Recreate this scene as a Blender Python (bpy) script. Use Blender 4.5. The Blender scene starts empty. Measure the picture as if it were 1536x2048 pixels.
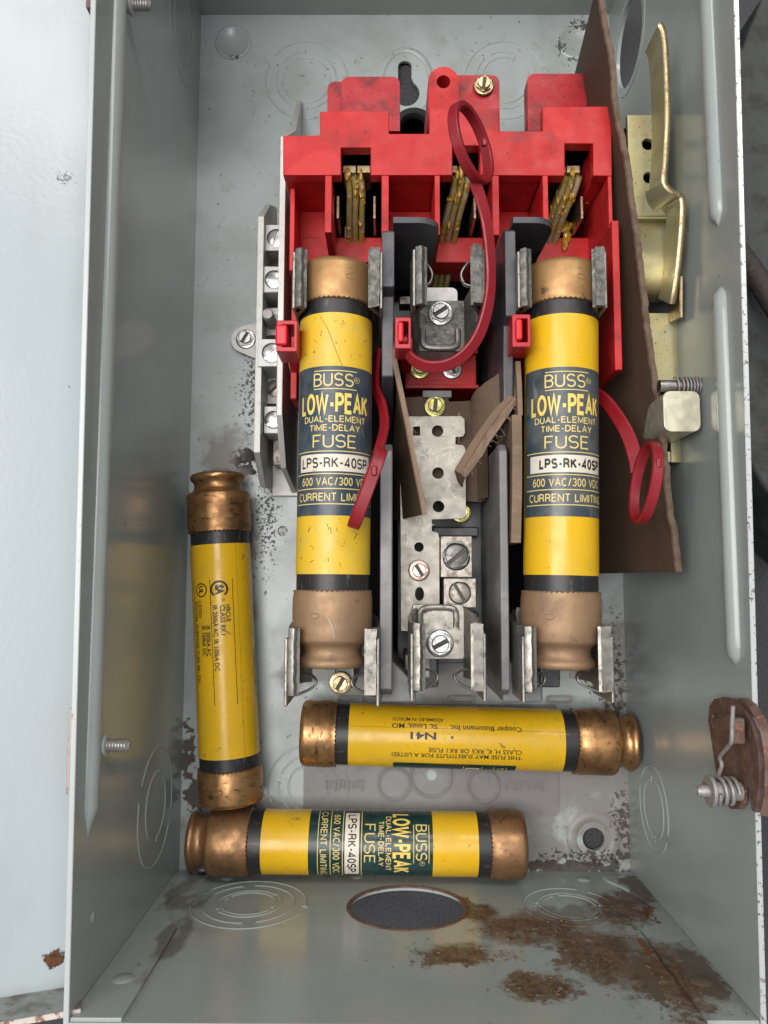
import bpy, bmesh, math, random
from mathutils import Vector, Matrix, noise as mnoise
from mathutils.geometry import tessellate_polygon

# ------------------------------------------------------------------ camera, light, exposure
# everything is authored in millimetres: X right, Y up the enclosure, Z out of its back panel
S = 0.001
FOCAL, TILT, PAN, ROLL, CAM_H = 1550.0, 0.0908, 0.0035, 0.0025, 337.4
sc = bpy.context.scene
COL = sc.collection

cd = bpy.data.cameras.new('camera')
cam = bpy.data.objects.new('camera', cd); COL.objects.link(cam)
cam.location = (0, 0, CAM_H * S)
cam.rotation_euler = (TILT, PAN, ROLL)
cd.sensor_fit = 'AUTO'; cd.sensor_width = 36.0
cd.lens = FOCAL / 2048 * 36.0
cd.clip_start = 0.005; cd.clip_end = 50
sc.camera = cam

world = bpy.data.worlds.new('World'); sc.world = world; world.use_nodes = True
bg = world.node_tree.nodes['Background']
bg.inputs[0].default_value = (0.86, 0.93, 1.0, 1); bg.inputs[1].default_value = 0.35

def area(name, loc, target, sx, sy, power, color):
    ld = bpy.data.lights.new(name, 'AREA'); ld.shape = 'RECTANGLE'
    ld.size = sx; ld.size_y = sy; ld.energy = power; ld.color = color
    o = bpy.data.objects.new(name, ld); COL.objects.link(o)
    o.location = loc
    o.rotation_euler = (Vector(target) - Vector(loc)).to_track_quat('-Z', 'Y').to_euler()
    return o
area('ceiling_lamp', (-0.50, 0.14, 1.7), (0, 0.05, 0), 1.0, 1.4, 34, (1.0, 0.965, 0.93))
area('workshop_tube_lamp', (0.45, 1.10, 1.6), (0, 0.05, 0), 1.3, 0.35, 12, (1.0, 0.96, 0.92))

vs = sc.view_settings
vs.view_transform = 'Standard'; vs.look = 'None'; vs.gamma = 1; vs.use_curve_mapping = False
vs.exposure = 0.0
sc.render.engine = 'CYCLES'
sc.cycles.max_bounces = 6; sc.cycles.glossy_bounces = 3; sc.cycles.diffuse_bounces = 4
sc.cycles.use_adaptive_sampling = True; sc.cycles.adaptive_threshold = 0.03
sc.cycles.use_denoising = True
sc.cycles.caustics_reflective = False; sc.cycles.caustics_refractive = False

# ------------------------------------------------------------------ survey helper: sight line -> plane
_R = cam.rotation_euler.to_matrix()
def _ray(px, py):
    return _R @ Vector(((px - 768) / FOCAL, (1024 - py) / FOCAL, -1))
def P(px, py, z):
    d = _ray(px, py); t = (z - CAM_H) / d.z
    return Vector((d.x * t, d.y * t, z))
def PX(px, py, X):
    d = _ray(px, py); t = X / d.x
    return Vector((X, d.y * t, CAM_H + d.z * t))
def PY(px, py, Y):
    d = _ray(px, py); t = Y / d.y
    return Vector((d.x * t, Y, CAM_H + d.z * t))

# ------------------------------------------------------------------ mesh builder
class MB:
    def __init__(s): s.v = []; s.f = []
    def add(s, vs_, fs):
        b = len(s.v); s.v += [Vector(v) for v in vs_]; s.f += [[i + b for i in f] for f in fs]; return s
    def box(s, x0, x1, y0, y1, z0, z1):
        if x0 > x1: x0, x1 = x1, x0
        if y0 > y1: y0, y1 = y1, y0
        if z0 > z1: z0, z1 = z1, z0
        return s.add([(x0,y0,z0),(x1,y0,z0),(x1,y1,z0),(x0,y1,z0),(x0,y0,z1),(x1,y0,z1),(x1,y1,z1),(x0,y1,z1)],
            [[0,3,2,1],[4,5,6,7],[0,1,5,4],[1,2,6,5],[2,3,7,6],[3,0,4,7]])
    def plate(s, outer, holes=(), o=(0,0,0), u=(1,0,0), v=(0,1,0), t=1.0):
        """flat sheet with holes; outline in (u,v), thickness t along u x v"""
        o, u, v = Vector(o), Vector(u), Vector(v); n = u.cross(v).normalized() * t
        loops = [list(outer)] + [list(h) for h in holes]
        tris = tessellate_polygon([[Vector((p[0], p[1], 0)) for p in l] for l in loops])
        flat = [p for l in loops for p in l]; N = len(flat)
        vv = [o + u*p[0] + v*p[1] for p in flat]
        vv = vv + [q + n for q in vv]
        ff = []
        def ccw(t3):
            a, b, c = [flat[i] for i in t3]
            return (b[0]-a[0])*(c[1]-a[1]) - (b[1]-a[1])*(c[0]-a[0]) > 0
        for t3 in tris:
            t3 = list(t3)
            if not ccw(t3): t3.reverse()
            ff.append([i + N for i in t3]); ff.append(t3[::-1])
        b = 0
        for k, l in enumerate(loops):
            m = len(l)
            ar = sum(l[i][0]*l[(i+1)%m][1] - l[(i+1)%m][0]*l[i][1] for i in range(m))
            pos = (ar > 0) == (k == 0)
            for i in range(m):
                a, c = b + i, b + (i+1) % m
                ff.append([a, c, c+N, a+N] if pos else [c, a, a+N, c+N])
            b += m
        return s.add(vv, ff)
    def sweep(s, pts, prof, up=(0,0,1), closed=False, scale=None):
        pts = [Vector(p) for p in pts]; n = len(pts); m = len(prof); vv = []
        ups = up if isinstance(up, list) else [up]*n
        for i, p in enumerate(pts):
            if closed: t = pts[(i+1) % n] - pts[i-1]
            else: t = pts[min(i+1, n-1)] - pts[max(i-1, 0)]
            t.normalize(); U = Vector(ups[i]); U = (U - t*U.dot(t))
            if U.length < 1e-6: U = Vector((1,0,0)) - t*t.x
            U.normalize(); W = t.cross(U); k = scale[i] if scale else 1
            vv += [p + U*a*k + W*b*k for a, b in prof]
        ff = []
        for i in range(n if closed else n-1):
            j = (i+1) % n
            for q in range(m):
                r = (q+1) % m
                ff.append([i*m+q, i*m+r, j*m+r, j*m+q])
        if not closed:
            ff.append(list(range(m))[::-1]); ff.append([(n-1)*m+q for q in range(m)])
        return s.add(vv, ff)
    def tube(s, pts, r, n=10, closed=False, up=(0.013,0.021,1), scale=None):
        return s.sweep(pts, [(r*math.cos(2*math.pi*i/n), r*math.sin(2*math.pi*i/n)) for i in range(n)], up, closed, scale)
    def lathe(s, prof, o=(0,0,0), axis='z', n=32, wob=None):
        """prof = [(radius, height)...]"""
        o = Vector(o); vv = []; m = len(prof)
        for i in range(n):
            a = 2*math.pi*i/n; c, q = math.cos(a), math.sin(a)
            for j, (r, h) in enumerate(prof):
                if wob: r, h = wob(i, j, r, h)
                if axis == 'z': p = (r*c, r*q, h)
                elif axis == 'y': p = (r*q, h, r*c)
                else: p = (h, r*c, r*q)
                vv.append(o + Vector(p))
        ff = []
        for i in range(n):
            k = (i+1) % n
            for j in range(m-1):
                ff.append([i*m+j, k*m+j, k*m+j+1, i*m+j+1])
        if prof[0][0] > 1e-6: ff.append([i*m for i in range(n)][::-1])
        if prof[-1][0] > 1e-6: ff.append([i*m+m-1 for i in range(n)])
        return s.add(vv, ff)
    def ruled(s, A, B, t=1.0, cross=6, jitter=0.0, seed=0):
        """sheet spanned between polylines A and B with thickness t"""
        A = [Vector(a) for a in A]; B = [Vector(b) for b in B]; n = len(A); vv = []
        rnd = random.Random(seed)
        grid = [[A[i].lerp(B[i], k/cross) for k in range(cross+1)] for i in range(n)]
        if jitter:
            for i in range(n):
                for k in range(cross+1):
                    if k in (0, cross) or i in (0, n-1): grid[i][k] += Vector((rnd.uniform(-1,1), rnd.uniform(-1,1), rnd.uniform(-1,1)))*jitter
        def nor(i, k):
            a = grid[min(i+1,n-1)][k]-grid[max(i-1,0)][k]; b = grid[i][min(k+1,cross)]-grid[i][max(k-1,0)]
            q = a.cross(b); return q.normalized() if q.length > 1e-9 else Vector((0,0,1))
        c1 = cross+1
        N = [[nor(i,k) for k in range(c1)] for i in range(n)]
        vv = [grid[i][k]+N[i][k]*t/2 for i in range(n) for k in range(c1)] + [grid[i][k]-N[i][k]*t/2 for i in range(n) for k in range(c1)]
        T = n*c1; ff = []
        for i in range(n-1):
            for k in range(cross):
                a,b,c,d = i*c1+k,(i+1)*c1+k,(i+1)*c1+k+1,i*c1+k+1
                ff.append([a,b,c,d]); ff.append([d+T,c+T,b+T,a+T])
        for i in range(n-1):
            a,b = i*c1,(i+1)*c1; ff.append([b,a,a+T,b+T])
            a,b = i*c1+cross,(i+1)*c1+cross; ff.append([a,b,b+T,a+T])
        for k in range(cross):
            a,b = k,k+1; ff.append([a,b,b+T,a+T])
            a,b = (n-1)*c1+k,(n-1)*c1+k+1; ff.append([b,a,a+T,b+T])
        return s.add(vv, ff)
    def xf(s, M):
        s.v = [M @ v for v in s.v]; return s

def circ(cx, cy, r, n=32, ry=None, a0=0.0):
    ry = r if ry is None else ry
    return [(cx + r*math.cos(a0+2*math.pi*i/n), cy + ry*math.sin(a0+2*math.pi*i/n)) for i in range(n)]
def rrect(x0, x1, y0, y1, r, n=5):
    out = []
    for cx, cy, a in ((x1-r,y1-r,0),(x0+r,y1-r,90),(x0+r,y0+r,180),(x1-r,y0+r,270)):
        for i in range(n+1):
            q = math.radians(a + 90*i/n); out.append((cx+r*math.cos(q), cy+r*math.sin(q)))
    return out
def smooth_path(pts, n=8, closed=False):
    pts = [Vector(p) for p in pts]; out = []; L = len(pts)
    for i in range(L if closed else L-1):
        if closed: p0,p1,p2,p3 = pts[i-1],pts[i],pts[(i+1)%L],pts[(i+2)%L]
        else: p0,p1,p2,p3 = pts[max(i-1,0)],pts[i],pts[i+1],pts[min(i+2,L-1)]
        for k in range(n):
            t = k/n
            out.append(0.5*((2*p1)+(p2-p0)*t+(2*p0-5*p1+4*p2-p3)*t*t+(3*p1-p0-3*p2+p3)*t**3))
    if not closed: out.append(pts[-1])
    return out
def rectprof(w, h, c=0.25):
    a, b = w/2, h/2
    return [(-a+c,-b),(a-c,-b),(a,-b+c),(a,b-c),(a-c,b),(-a+c,b),(-a,b-c),(-a,-b+c)]

# ------------------------------------------------------------------ objects
ORG = {}
def thing(name, label, cat, base=(0,0,0), group=None, rot=None):
    o = bpy.data.objects.new(name, None); COL.objects.link(o)
    o.empty_display_size = 0.01
    o.location = Vector(base)*S
    if rot: o.rotation_euler = rot
    o['label'] = label; o['category'] = cat
    if group: o['group'] = group
    ORG[o.name] = Vector((0,0,0)) if rot is not None else Vector(base)
    return o
def part(name, mb, mat, parent=None, bev=0.0, ang=35, seg=2, kind=None, label=None, cat=None, group=None):
    org = ORG.get(parent.name, Vector((0,0,0))) if parent else Vector((0,0,0))
    me = bpy.data.meshes.new(name)
    me.from_pydata([(v-org)*S for v in mb.v], [], mb.f)
    me.validate(); me.update()
    bm = bmesh.new(); bm.from_mesh(me); bmesh.ops.recalc_face_normals(bm, faces=bm.faces); bm.to_mesh(me); bm.free()
    me.polygons.foreach_set('use_smooth', [True]*len(me.polygons))
    me.set_sharp_from_angle(angle=math.radians(ang))
    me.materials.append(mat)
    o = bpy.data.objects.new(name, me); COL.objects.link(o)
    if parent: o.parent = parent; ORG[o.name] = org
    if bev:
        m = o.modifiers.new('bevel', 'BEVEL'); m.width = bev*S; m.segments = seg
        m.limit_method = 'ANGLE'; m.angle_limit = math.radians(40); m.harden_normals = True
    if kind: o['kind'] = kind
    if label: o['label'] = label
    if cat: o['category'] = cat
    if group: o['group'] = group
    return o

# ------------------------------------------------------------------ materials
def mk(name, base, rough=0.5, metal=0.0, layers=(), bump=None, spec=0.5, aniso=None, rvar=None, borg=(0,0,0), alpha=1.0, trans=0.0, coat=0.0, sss=0.0):
    """layers: dicts(scale, lo, hi, col, amt, [rough], [metal], [stretch], [blobs=[(x,y,z,rx,ry,rz)...] in mm], [detail])"""
    m = bpy.data.materials.new(name); m.use_nodes = True
    nt = m.node_tree; N, L = nt.nodes, nt.links
    b = N['Principled BSDF']
    tc = N.new('ShaderNodeTexCoord')
    mp = N.new('ShaderNodeMapping'); mp.inputs['Scale'].default_value = (1000,)*3
    L.new(tc.outputs['Object'], mp.inputs['Vector'])
    oi = N.new('ShaderNodeObjectInfo')
    ml = N.new('ShaderNodeMath'); ml.operation = 'MULTIPLY'; ml.inputs[1].default_value = 731.0
    L.new(oi.outputs['Random'], ml.inputs[0])
    ad = N.new('ShaderNodeVectorMath'); ad.operation = 'ADD'
    L.new(mp.outputs[0], ad.inputs[0]); L.new(ml.outputs[0], ad.inputs[1])
    vec, raw = ad.outputs[0], mp.outputs[0]
    def rgb(c):
        n = N.new('ShaderNodeRGB'); n.outputs[0].default_value = (*c, 1); return n.outputs[0]
    def val(x):
        n = N.new('ShaderNodeValue'); n.outputs[0].default_value = x; return n.outputs[0]
    col, rg, mt = rgb(base), val(rough), val(metal)
    hsum = None
    for d in layers:
        src = vec
        if d.get('stretch'):
            q = N.new('ShaderNodeMapping'); q.inputs['Scale'].default_value = d['stretch']; L.new(vec, q.inputs[0]); src = q.outputs[0]
        no = N.new('ShaderNodeTexNoise'); no.inputs['Scale'].default_value = d['scale']
        no.inputs['Detail'].default_value = d.get('detail', 4); no.inputs['Roughness'].default_value = d.get('nrough', 0.6)
        L.new(src, no.inputs['Vector'])
        fac = no.outputs[0]
        if d.get('blobs'):
            acc = None
            for (x,y,z,rx,ry,rz) in d['blobs']:
                q = N.new('ShaderNodeMapping'); q.vector_type = 'TEXTURE'
                q.inputs['Location'].default_value = (x-borg[0],y-borg[1],z-borg[2]); q.inputs['Scale'].default_value = (rx,ry,rz)
                L.new(raw, q.inputs[0])
                ln = N.new('ShaderNodeVectorMath'); ln.operation = 'LENGTH'; L.new(q.outputs[0], ln.inputs[0])
                mr = N.new('ShaderNodeMapRange'); mr.inputs[1].default_value = 0.25; mr.inputs[2].default_value = 1.0
                mr.inputs[3].default_value = 1; mr.inputs[4].default_value = 0; L.new(ln.outputs[1], mr.inputs[0])
                if acc is None: acc = mr.outputs[0]
                else:
                    mx = N.new('ShaderNodeMath'); mx.operation = 'MAXIMUM'; L.new(acc, mx.inputs[0]); L.new(mr.outputs[0], mx.inputs[1]); acc = mx.outputs[0]
            a1 = N.new('ShaderNodeMath'); a1.operation = 'MULTIPLY_ADD'; a1.inputs[1].default_value = d.get('blobgain', 0.45); a1.inputs[2].default_value = -d.get('blobgain', 0.45)*0.62
            L.new(acc, a1.inputs[0])
            a2 = N.new('ShaderNodeMath'); a2.operation = 'ADD'; L.new(a1.outputs[0], a2.inputs[0]); L.new(fac, a2.inputs[1]); fac = a2.outputs[0]
        mr = N.new('ShaderNodeMapRange'); mr.interpolation_type = 'SMOOTHSTEP'
        mr.inputs[1].default_value = d['lo']; mr.inputs[2].default_value = d['hi']; mr.inputs[4].default_value = d.get('amt', 1.0)
        L.new(fac, mr.inputs[0]); F = mr.outputs[0]
        mx = N.new('ShaderNodeMix'); mx.data_type = 'RGBA'
        L.new(F, mx.inputs[0]); L.new(col, mx.inputs[6])
        if d.get('col2'):
            n2 = N.new('ShaderNodeTexNoise'); n2.inputs['Scale'].default_value = d['scale']*3.1; n2.inputs['Detail'].default_value = 5; L.new(vec, n2.inputs['Vector'])
            m2 = N.new('ShaderNodeMapRange'); m2.inputs[1].default_value = 0.4; m2.inputs[2].default_value = 0.62; L.new(n2.outputs[0], m2.inputs[0])
            m3 = N.new('ShaderNodeMix'); m3.data_type = 'RGBA'; m3.inputs[6].default_value = (*d['col'],1); m3.inputs[7].default_value = (*d['col2'],1); L.new(m2.outputs[0], m3.inputs[0])
            L.new(m3.outputs[2], mx.inputs[7])
        else: mx.inputs[7].default_value = (*d['col'], 1)
        col = mx.outputs[2]
        if 'rough' in d:
            q = N.new('ShaderNodeMix'); L.new(F, q.inputs[0]); L.new(rg, q.inputs[2]); q.inputs[3].default_value = d['rough']; rg = q.outputs[0]
        if 'metal' in d:
            q = N.new('ShaderNodeMix'); L.new(F, q.inputs[0]); L.new(mt, q.inputs[2]); q.inputs[3].default_value = d['metal']; mt = q.outputs[0]
        if 'h' in d:
            q = N.new('ShaderNodeMath'); q.operation = 'MULTIPLY'; q.inputs[1].default_value = d['h']; L.new(F, q.inputs[0])
            if hsum is None: hsum = q.outputs[0]
            else:
                w = N.new('ShaderNodeMath'); L.new(hsum, w.inputs[0]); L.new(q.outputs[0], w.inputs[1]); hsum = w.outputs[0]
    if rvar:
        no = N.new('ShaderNodeTexNoise'); no.inputs['Scale'].default_value = rvar[0]; no.inputs['Detail'].default_value = 5; L.new(vec, no.inputs['Vector'])
        mr = N.new('ShaderNodeMapRange'); mr.inputs[1].default_value = 0.3; mr.inputs[2].default_value = 0.7; mr.inputs[3].default_value = -rvar[1]; mr.inputs[4].default_value = rvar[1]; L.new(no.outputs[0], mr.inputs[0])
        q = N.new('ShaderNodeMath'); q.use_clamp = True; L.new(rg, q.inputs[0]); L.new(mr.outputs[0], q.inputs[1]); rg = q.outputs[0]
    L.new(col, b.inputs['Base Color']); L.new(rg, b.inputs['Roughness']); L.new(mt, b.inputs['Metallic'])
    b.inputs['Specular IOR Level'].default_value = spec
    b.inputs['Alpha'].default_value = alpha
    b.inputs['Transmission Weight'].default_value = trans
    b.inputs['Coat Weight'].default_value = coat; b.inputs['Coat Roughness'].default_value = 0.08
    if sss:
        b.inputs['Subsurface Weight'].default_value = sss; b.inputs['Subsurface Radius'].default_value = (1,0.3,0.1); b.inputs['Subsurface Scale'].default_value = 0.002
    nrm = None
    if bump:
        for (kind, scale, dist) in bump:
            if kind == 'noise':
                t = N.new('ShaderNodeTexNoise'); t.inputs['Detail'].default_value = 5; o = t.outputs[0]
            else:
                t = N.new('ShaderNodeTexVoronoi'); t.feature = 'SMOOTH_F1' if kind == 'voro' else 'F1'; o = t.outputs[0]
            t.inputs['Scale'].default_value = scale; L.new(vec, t.inputs['Vector'])
            bp = N.new('ShaderNodeBump'); bp.inputs['Strength'].default_value = 1.0; bp.inputs['Distance'].default_value = dist*S
            L.new(o, bp.inputs['Height'])
            if nrm: L.new(nrm, bp.inputs['Normal'])
            nrm = bp.outputs[0]
    if hsum is not None:
        bp = N.new('ShaderNodeBump'); bp.inputs['Distance'].default_value = 1.0*S; L.new(hsum, bp.inputs['Height'])
        if nrm: L.new(nrm, bp.inputs['Normal'])
        nrm = bp.outputs[0]
    if nrm: L.new(nrm, b.inputs['Normal'])
    return m

GREY = (0.345, 0.38, 0.365)
SPK = dict(scale=0.42, lo=0.655, hi=0.70, col=(0.10,0.095,0.085), amt=0.75, rough=0.7, detail=3)
SMUDGE = dict(scale=0.035, lo=0.45, hi=0.75, col=(0.25,0.27,0.26), amt=0.5, rough=0.42, detail=6)
DUST = dict(scale=1.3, lo=0.62, hi=0.7, col=(0.16,0.15,0.13), amt=0.6)
RUST = dict(scale=0.16, lo=0.5, hi=0.58, col=(0.13,0.045,0.014), col2=(0.045,0.02,0.012), rough=0.85, detail=8, nrough=0.68, h=0.35)
ORANGE_PEEL = [('noise', 0.35, 0.03)]
m_door = mk('door_paint', (0.415,0.465,0.485), 0.24, layers=[dict(scale=0.03, lo=0.48, hi=0.70, col=(0.33,0.37,0.385), amt=0.55, rough=0.36, detail=9, stretch=(1,0.4,1)), dict(scale=0.9, lo=0.60, hi=0.64, col=(0.09,0.09,0.10), amt=0.8, detail=5, blobgain=0.32, blobs=[(-94,104,105,3,14,30),(-103,128,105,6,5,30)]), dict(scale=0.25, lo=0.74, hi=0.77, col=(0.16,0.16,0.16), amt=0.6, detail=3),
            dict(RUST, scale=0.3, blobs=[(-97,-110,100,6,4,30)], blobgain=0.42)], borg=(-100,60,88), bump=[('noise', 0.55, 0.06)])
m_edgeclean = mk('painted_sheet_edge', (0.44,0.47,0.47), 0.3, layers=[dict(scale=0.3, lo=0.68, hi=0.72, col=(0.16,0.13,0.11), amt=0.7)])
m_edge = mk('bare_sheet_edge', (0.62,0.64,0.63), 0.35, 0.4, layers=[dict(scale=0.7, lo=0.56, hi=0.64, col=(0.12,0.10,0.09), amt=0.8)])
m_bench = mk('pebbled_rubber_mat', (0.034,0.034,0.038), 0.6, bump=[('voro', 0.95, 0.22)], layers=[dict(scale=0.5, lo=0.5, hi=0.8, col=(0.06,0.06,0.065), amt=0.5)])
m_red = mk('red_phenolic', (0.47,0.012,0.012), 0.46, spec=0.4, layers=[dict(scale=0.05, lo=0.5, hi=0.66, col=(0.56,0.025,0.032), amt=0.6),
            dict(scale=0.62, lo=0.655, hi=0.70, col=(0.06,0.01,0.01), amt=0.85, detail=3), dict(scale=0.07, lo=0.50, hi=0.70, col=(0.21,0.018,0.018), amt=0.7, detail=9, rough=0.55), dict(scale=0.02, lo=0.55, hi=0.57, col=(0.60,0.03,0.03), amt=0.5, detail=2)], rvar=(0.15,0.12))
m_reddirty = mk('grimy_red_phenolic', (0.40,0.010,0.016), 0.5, layers=[dict(scale=0.10, lo=0.48, hi=0.68, col=(0.13,0.012,0.013), amt=0.8, detail=8), dict(scale=0.9, lo=0.60, hi=0.68, col=(0.03,0.008,0.008), amt=0.85)], rvar=(0.15,0.12))
m_redsoft = mk('red_flexible_plastic', (0.235,0.007,0.014), 0.42, layers=[dict(scale=0.12, lo=0.5, hi=0.75, col=(0.16,0.014,0.02), amt=0.7), dict(scale=0.9, lo=0.66, hi=0.7, col=(0.10,0.01,0.012), amt=0.7)], rvar=(0.2,0.12))
m_redclip = mk('red_moulded_clip', (0.43,0.012,0.022), 0.33, layers=[dict(scale=0.3, lo=0.55, hi=0.75, col=(0.35,0.02,0.03), amt=0.5)])
m_shadeblack = mk('painted_shade_black', (0.005,0.005,0.0055), 0.9, spec=0.1)  # black that paints shade into the gaps under and between parts
m_dgrey = mk('charcoal_moulding', (0.052,0.052,0.060), 0.36, layers=[dict(scale=0.09, lo=0.45, hi=0.72, col=(0.10,0.097,0.10), amt=0.7, rough=0.5, detail=7), dict(scale=1.4, lo=0.64, hi=0.69, col=(0.25,0.24,0.23), amt=0.6)], rvar=(0.12,0.12))
m_lgrey = mk('grey_dusty_moulding', (0.155,0.152,0.155), 0.42, layers=[dict(scale=0.13, lo=0.5, hi=0.7, col=(0.24,0.23,0.225), amt=0.7, detail=7), dict(scale=1.2, lo=0.63, hi=0.68, col=(0.32,0.31,0.30), amt=0.6)], rvar=(0.15,0.12))
def metal_mat(name, base, rough, dark, scale=0.5, lo=0.5, hi=0.68, amt=0.7, metal=0.95, bumpd=0.05):
    return mk(name, base, rough, metal, layers=[dict(scale=scale, lo=lo, hi=hi, col=dark, amt=amt, rough=min(1,rough+0.2), detail=6),
            dict(scale=1.6, lo=0.64, hi=0.70, col=tuple(c*0.4 for c in dark), amt=0.7)], bump=[('noise', 0.6, bumpd)], rvar=(0.3,0.1))
m_clip = metal_mat('dull_tinned_clip', (0.30,0.285,0.255), 0.42, (0.12,0.11,0.10), 0.35, metal=0.8)
m_clipdark = metal_mat('weathered_tinned_clip', (0.165,0.16,0.145), 0.5, (0.10,0.095,0.085), 0.4, 0.42, 0.62, metal=0.65, bumpd=0.35)
m_tin = mk('scratched_tinned_plate', (0.335,0.315,0.275), 0.48, 0.6, layers=[dict(scale=0.12, lo=0.45, hi=0.7, col=(0.25,0.235,0.205), amt=0.6),
            dict(scale=0.9, lo=0.62, hi=0.69, col=(0.25,0.22,0.19), amt=0.6),
            dict(scale=0.22, lo=0.485, hi=0.5, col=(0.5,0.475,0.43), amt=0.0)], rvar=(0.3,0.1), bump=[('noise',0.8,0.04)])
m_alum = mk('cast_aluminium', (0.55,0.545,0.52), 0.52, 0.4, layers=[dict(scale=0.3, lo=0.5, hi=0.72, col=(0.42,0.40,0.375), amt=0.6), dict(scale=1.1, lo=0.64, hi=0.7, col=(0.20,0.18,0.16), amt=0.7)], bump=[('noise',0.7,0.06)])
m_lug = metal_mat('aged_tin_lug', (0.36,0.33,0.29), 0.45, (0.17,0.135,0.11), 0.35, 0.45, 0.65, metal=0.75)
m_screw = metal_mat('bright_zinc_screw', (0.44,0.44,0.43), 0.30, (0.22,0.22,0.21), 0.6, 0.55, 0.72, 0.6)
m_screwdark = metal_mat('dark_steel_screw', (0.16,0.155,0.15), 0.42, (0.08,0.08,0.075), 0.6)
m_screwyel = metal_mat('yellow_zinc_screw', (0.36,0.33,0.13), 0.3, (0.30,0.23,0.09), 0.5)
m_screwpink = metal_mat('iridescent_zinc_screw', (0.42,0.31,0.28), 0.3, (0.42,0.36,0.22), 0.5)
m_screwgold = metal_mat('tan_zinc_screw', (0.38,0.30,0.18), 0.32, (0.30,0.22,0.13), 0.5)
m_brass = mk('yellow_zinc_plate', (0.56,0.50,0.27), 0.42, 0.55, layers=[dict(scale=0.06, lo=0.42, hi=0.65, col=(0.55,0.53,0.36), amt=0.7), dict(scale=0.05, lo=0.55, hi=0.75, col=(0.44,0.32,0.15), amt=0.6),
            dict(scale=0.8, lo=0.63, hi=0.69, col=(0.10,0.08,0.04), amt=0.75)], rvar=(0.2,0.1))
m_brassedge = metal_mat('tan_zinc_edge', (0.50,0.40,0.24), 0.42, (0.27,0.20,0.12), 0.7)
m_pale = metal_mat('pale_zinc_block', (0.66,0.62,0.48), 0.38, (0.70,0.66,0.52), 0.3, metal=0.6)
m_steel = metal_mat('plain_steel', (0.45,0.44,0.42), 0.3, (0.25,0.24,0.22), 0.5)
m_galv = metal_mat('dull_galvanised', (0.33,0.31,0.295), 0.55, (0.19,0.175,0.165), 0.5, metal=0.45)
m_stud = metal_mat('painted_stud_thread', (0.36,0.35,0.335), 0.4, (0.22,0.19,0.17), 0.8, metal=0.6)
m_rust = mk('rusty_steel', (0.125,0.066,0.050), 0.62, 0.25, layers=[dict(scale=0.18, lo=0.42, hi=0.62, col=(0.185,0.115,0.098), amt=0.9), dict(scale=0.35, lo=0.58, hi=0.68, col=(0.32,0.14,0.045), amt=0.8), dict(scale=0.5, lo=0.66, hi=0.72, col=(0.33,0.25,0.22), amt=0.7)], bump=[('noise',0.35,0.5)])
m_rustbar = mk('rust_stained_bar', (0.36,0.30,0.28), 0.55, 0.2, layers=[dict(scale=0.4, lo=0.5, hi=0.7, col=(0.2,0.12,0.09), amt=0.8)])
m_sheetedge = mk('worn_sheet_edge', (0.16,0.112,0.082), 0.8, layers=[dict(scale=0.25, lo=0.45, hi=0.65, col=(0.095,0.063,0.045), amt=0.8, detail=7), dict(scale=0.15, lo=0.66, hi=0.70, col=(0.32,0.20,0.13), amt=0.8)], bump=[('noise',0.6,0.35)], spec=0.2)
m_fibre = mk('brown_fibre_paper', (0.092,0.060,0.040), 0.68, layers=[dict(scale=0.05, lo=0.4, hi=0.7, col=(0.085,0.048,0.031), amt=0.7, detail=6), dict(scale=0.6, lo=0.5, hi=0.75, col=(0.15,0.10,0.07), amt=0.3, stretch=(1,0.12,1))], bump=[('noise',0.9,0.08)], spec=0.3)
m_fibrelight = mk('tan_fibre_paper', (0.20,0.135,0.092), 0.72, layers=[dict(scale=0.06, lo=0.42, hi=0.7, col=(0.135,0.088,0.060), amt=0.7, detail=7), dict(scale=0.5, lo=0.5, hi=0.75, col=(0.28,0.20,0.14), amt=0.5, stretch=(0.3,1,1))], bump=[('noise',0.7,0.12)], spec=0.3)
m_fibredge = mk('pale_torn_fibre', (0.27,0.185,0.13), 0.85, layers=[dict(scale=0.5, lo=0.45, hi=0.7, col=(0.17,0.11,0.08), amt=0.8, stretch=(1,0.2,1))], bump=[('noise',0.9,0.3)], spec=0.2)
CU_SPOTS = dict(scale=0.24, lo=0.53, hi=0.68, col=(0.095,0.048,0.026), amt=0.85, stretch=(1,2.2,1), rough=0.55, detail=7)
m_cap = mk('tarnished_copper_cap', (0.47,0.26,0.115), 0.36, 0.85, layers=[dict(scale=0.12, lo=0.42, hi=0.66, col=(0.26,0.135,0.065), amt=0.8, rough=0.5, detail=7), CU_SPOTS, dict(scale=1.3, lo=0.66, hi=0.71, col=(0.05,0.03,0.02), amt=0.8)], bump=[('noise',0.35,0.10)], rvar=(0.25,0.14))
m_capold = mk('brown_copper_cap', (0.36,0.20,0.095), 0.42, 0.75, layers=[dict(scale=0.14, lo=0.42, hi=0.66, col=(0.22,0.125,0.068), amt=0.85, rough=0.55, detail=7), dict(scale=0.3, lo=0.60, hi=0.72, col=(0.07,0.04,0.028), amt=0.75, detail=7), dict(scale=1.3, lo=0.66, hi=0.71, col=(0.04,0.025,0.02), amt=0.8)], bump=[('noise',0.35,0.10)], rvar=(0.25,0.12))
m_capdull = mk('dusty_brown_copper_cap', (0.33,0.205,0.115), 0.55, 0.4, layers=[dict(scale=0.10, lo=0.42, hi=0.7, col=(0.24,0.16,0.105), amt=0.8, detail=7), dict(scale=0.25, lo=0.58, hi=0.72, col=(0.17,0.10,0.07), amt=0.6, detail=7), dict(scale=1.2, lo=0.67, hi=0.72, col=(0.04,0.03,0.025), amt=0.8)], bump=[('noise',0.5,0.06)], rvar=(0.2,0.12))
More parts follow.
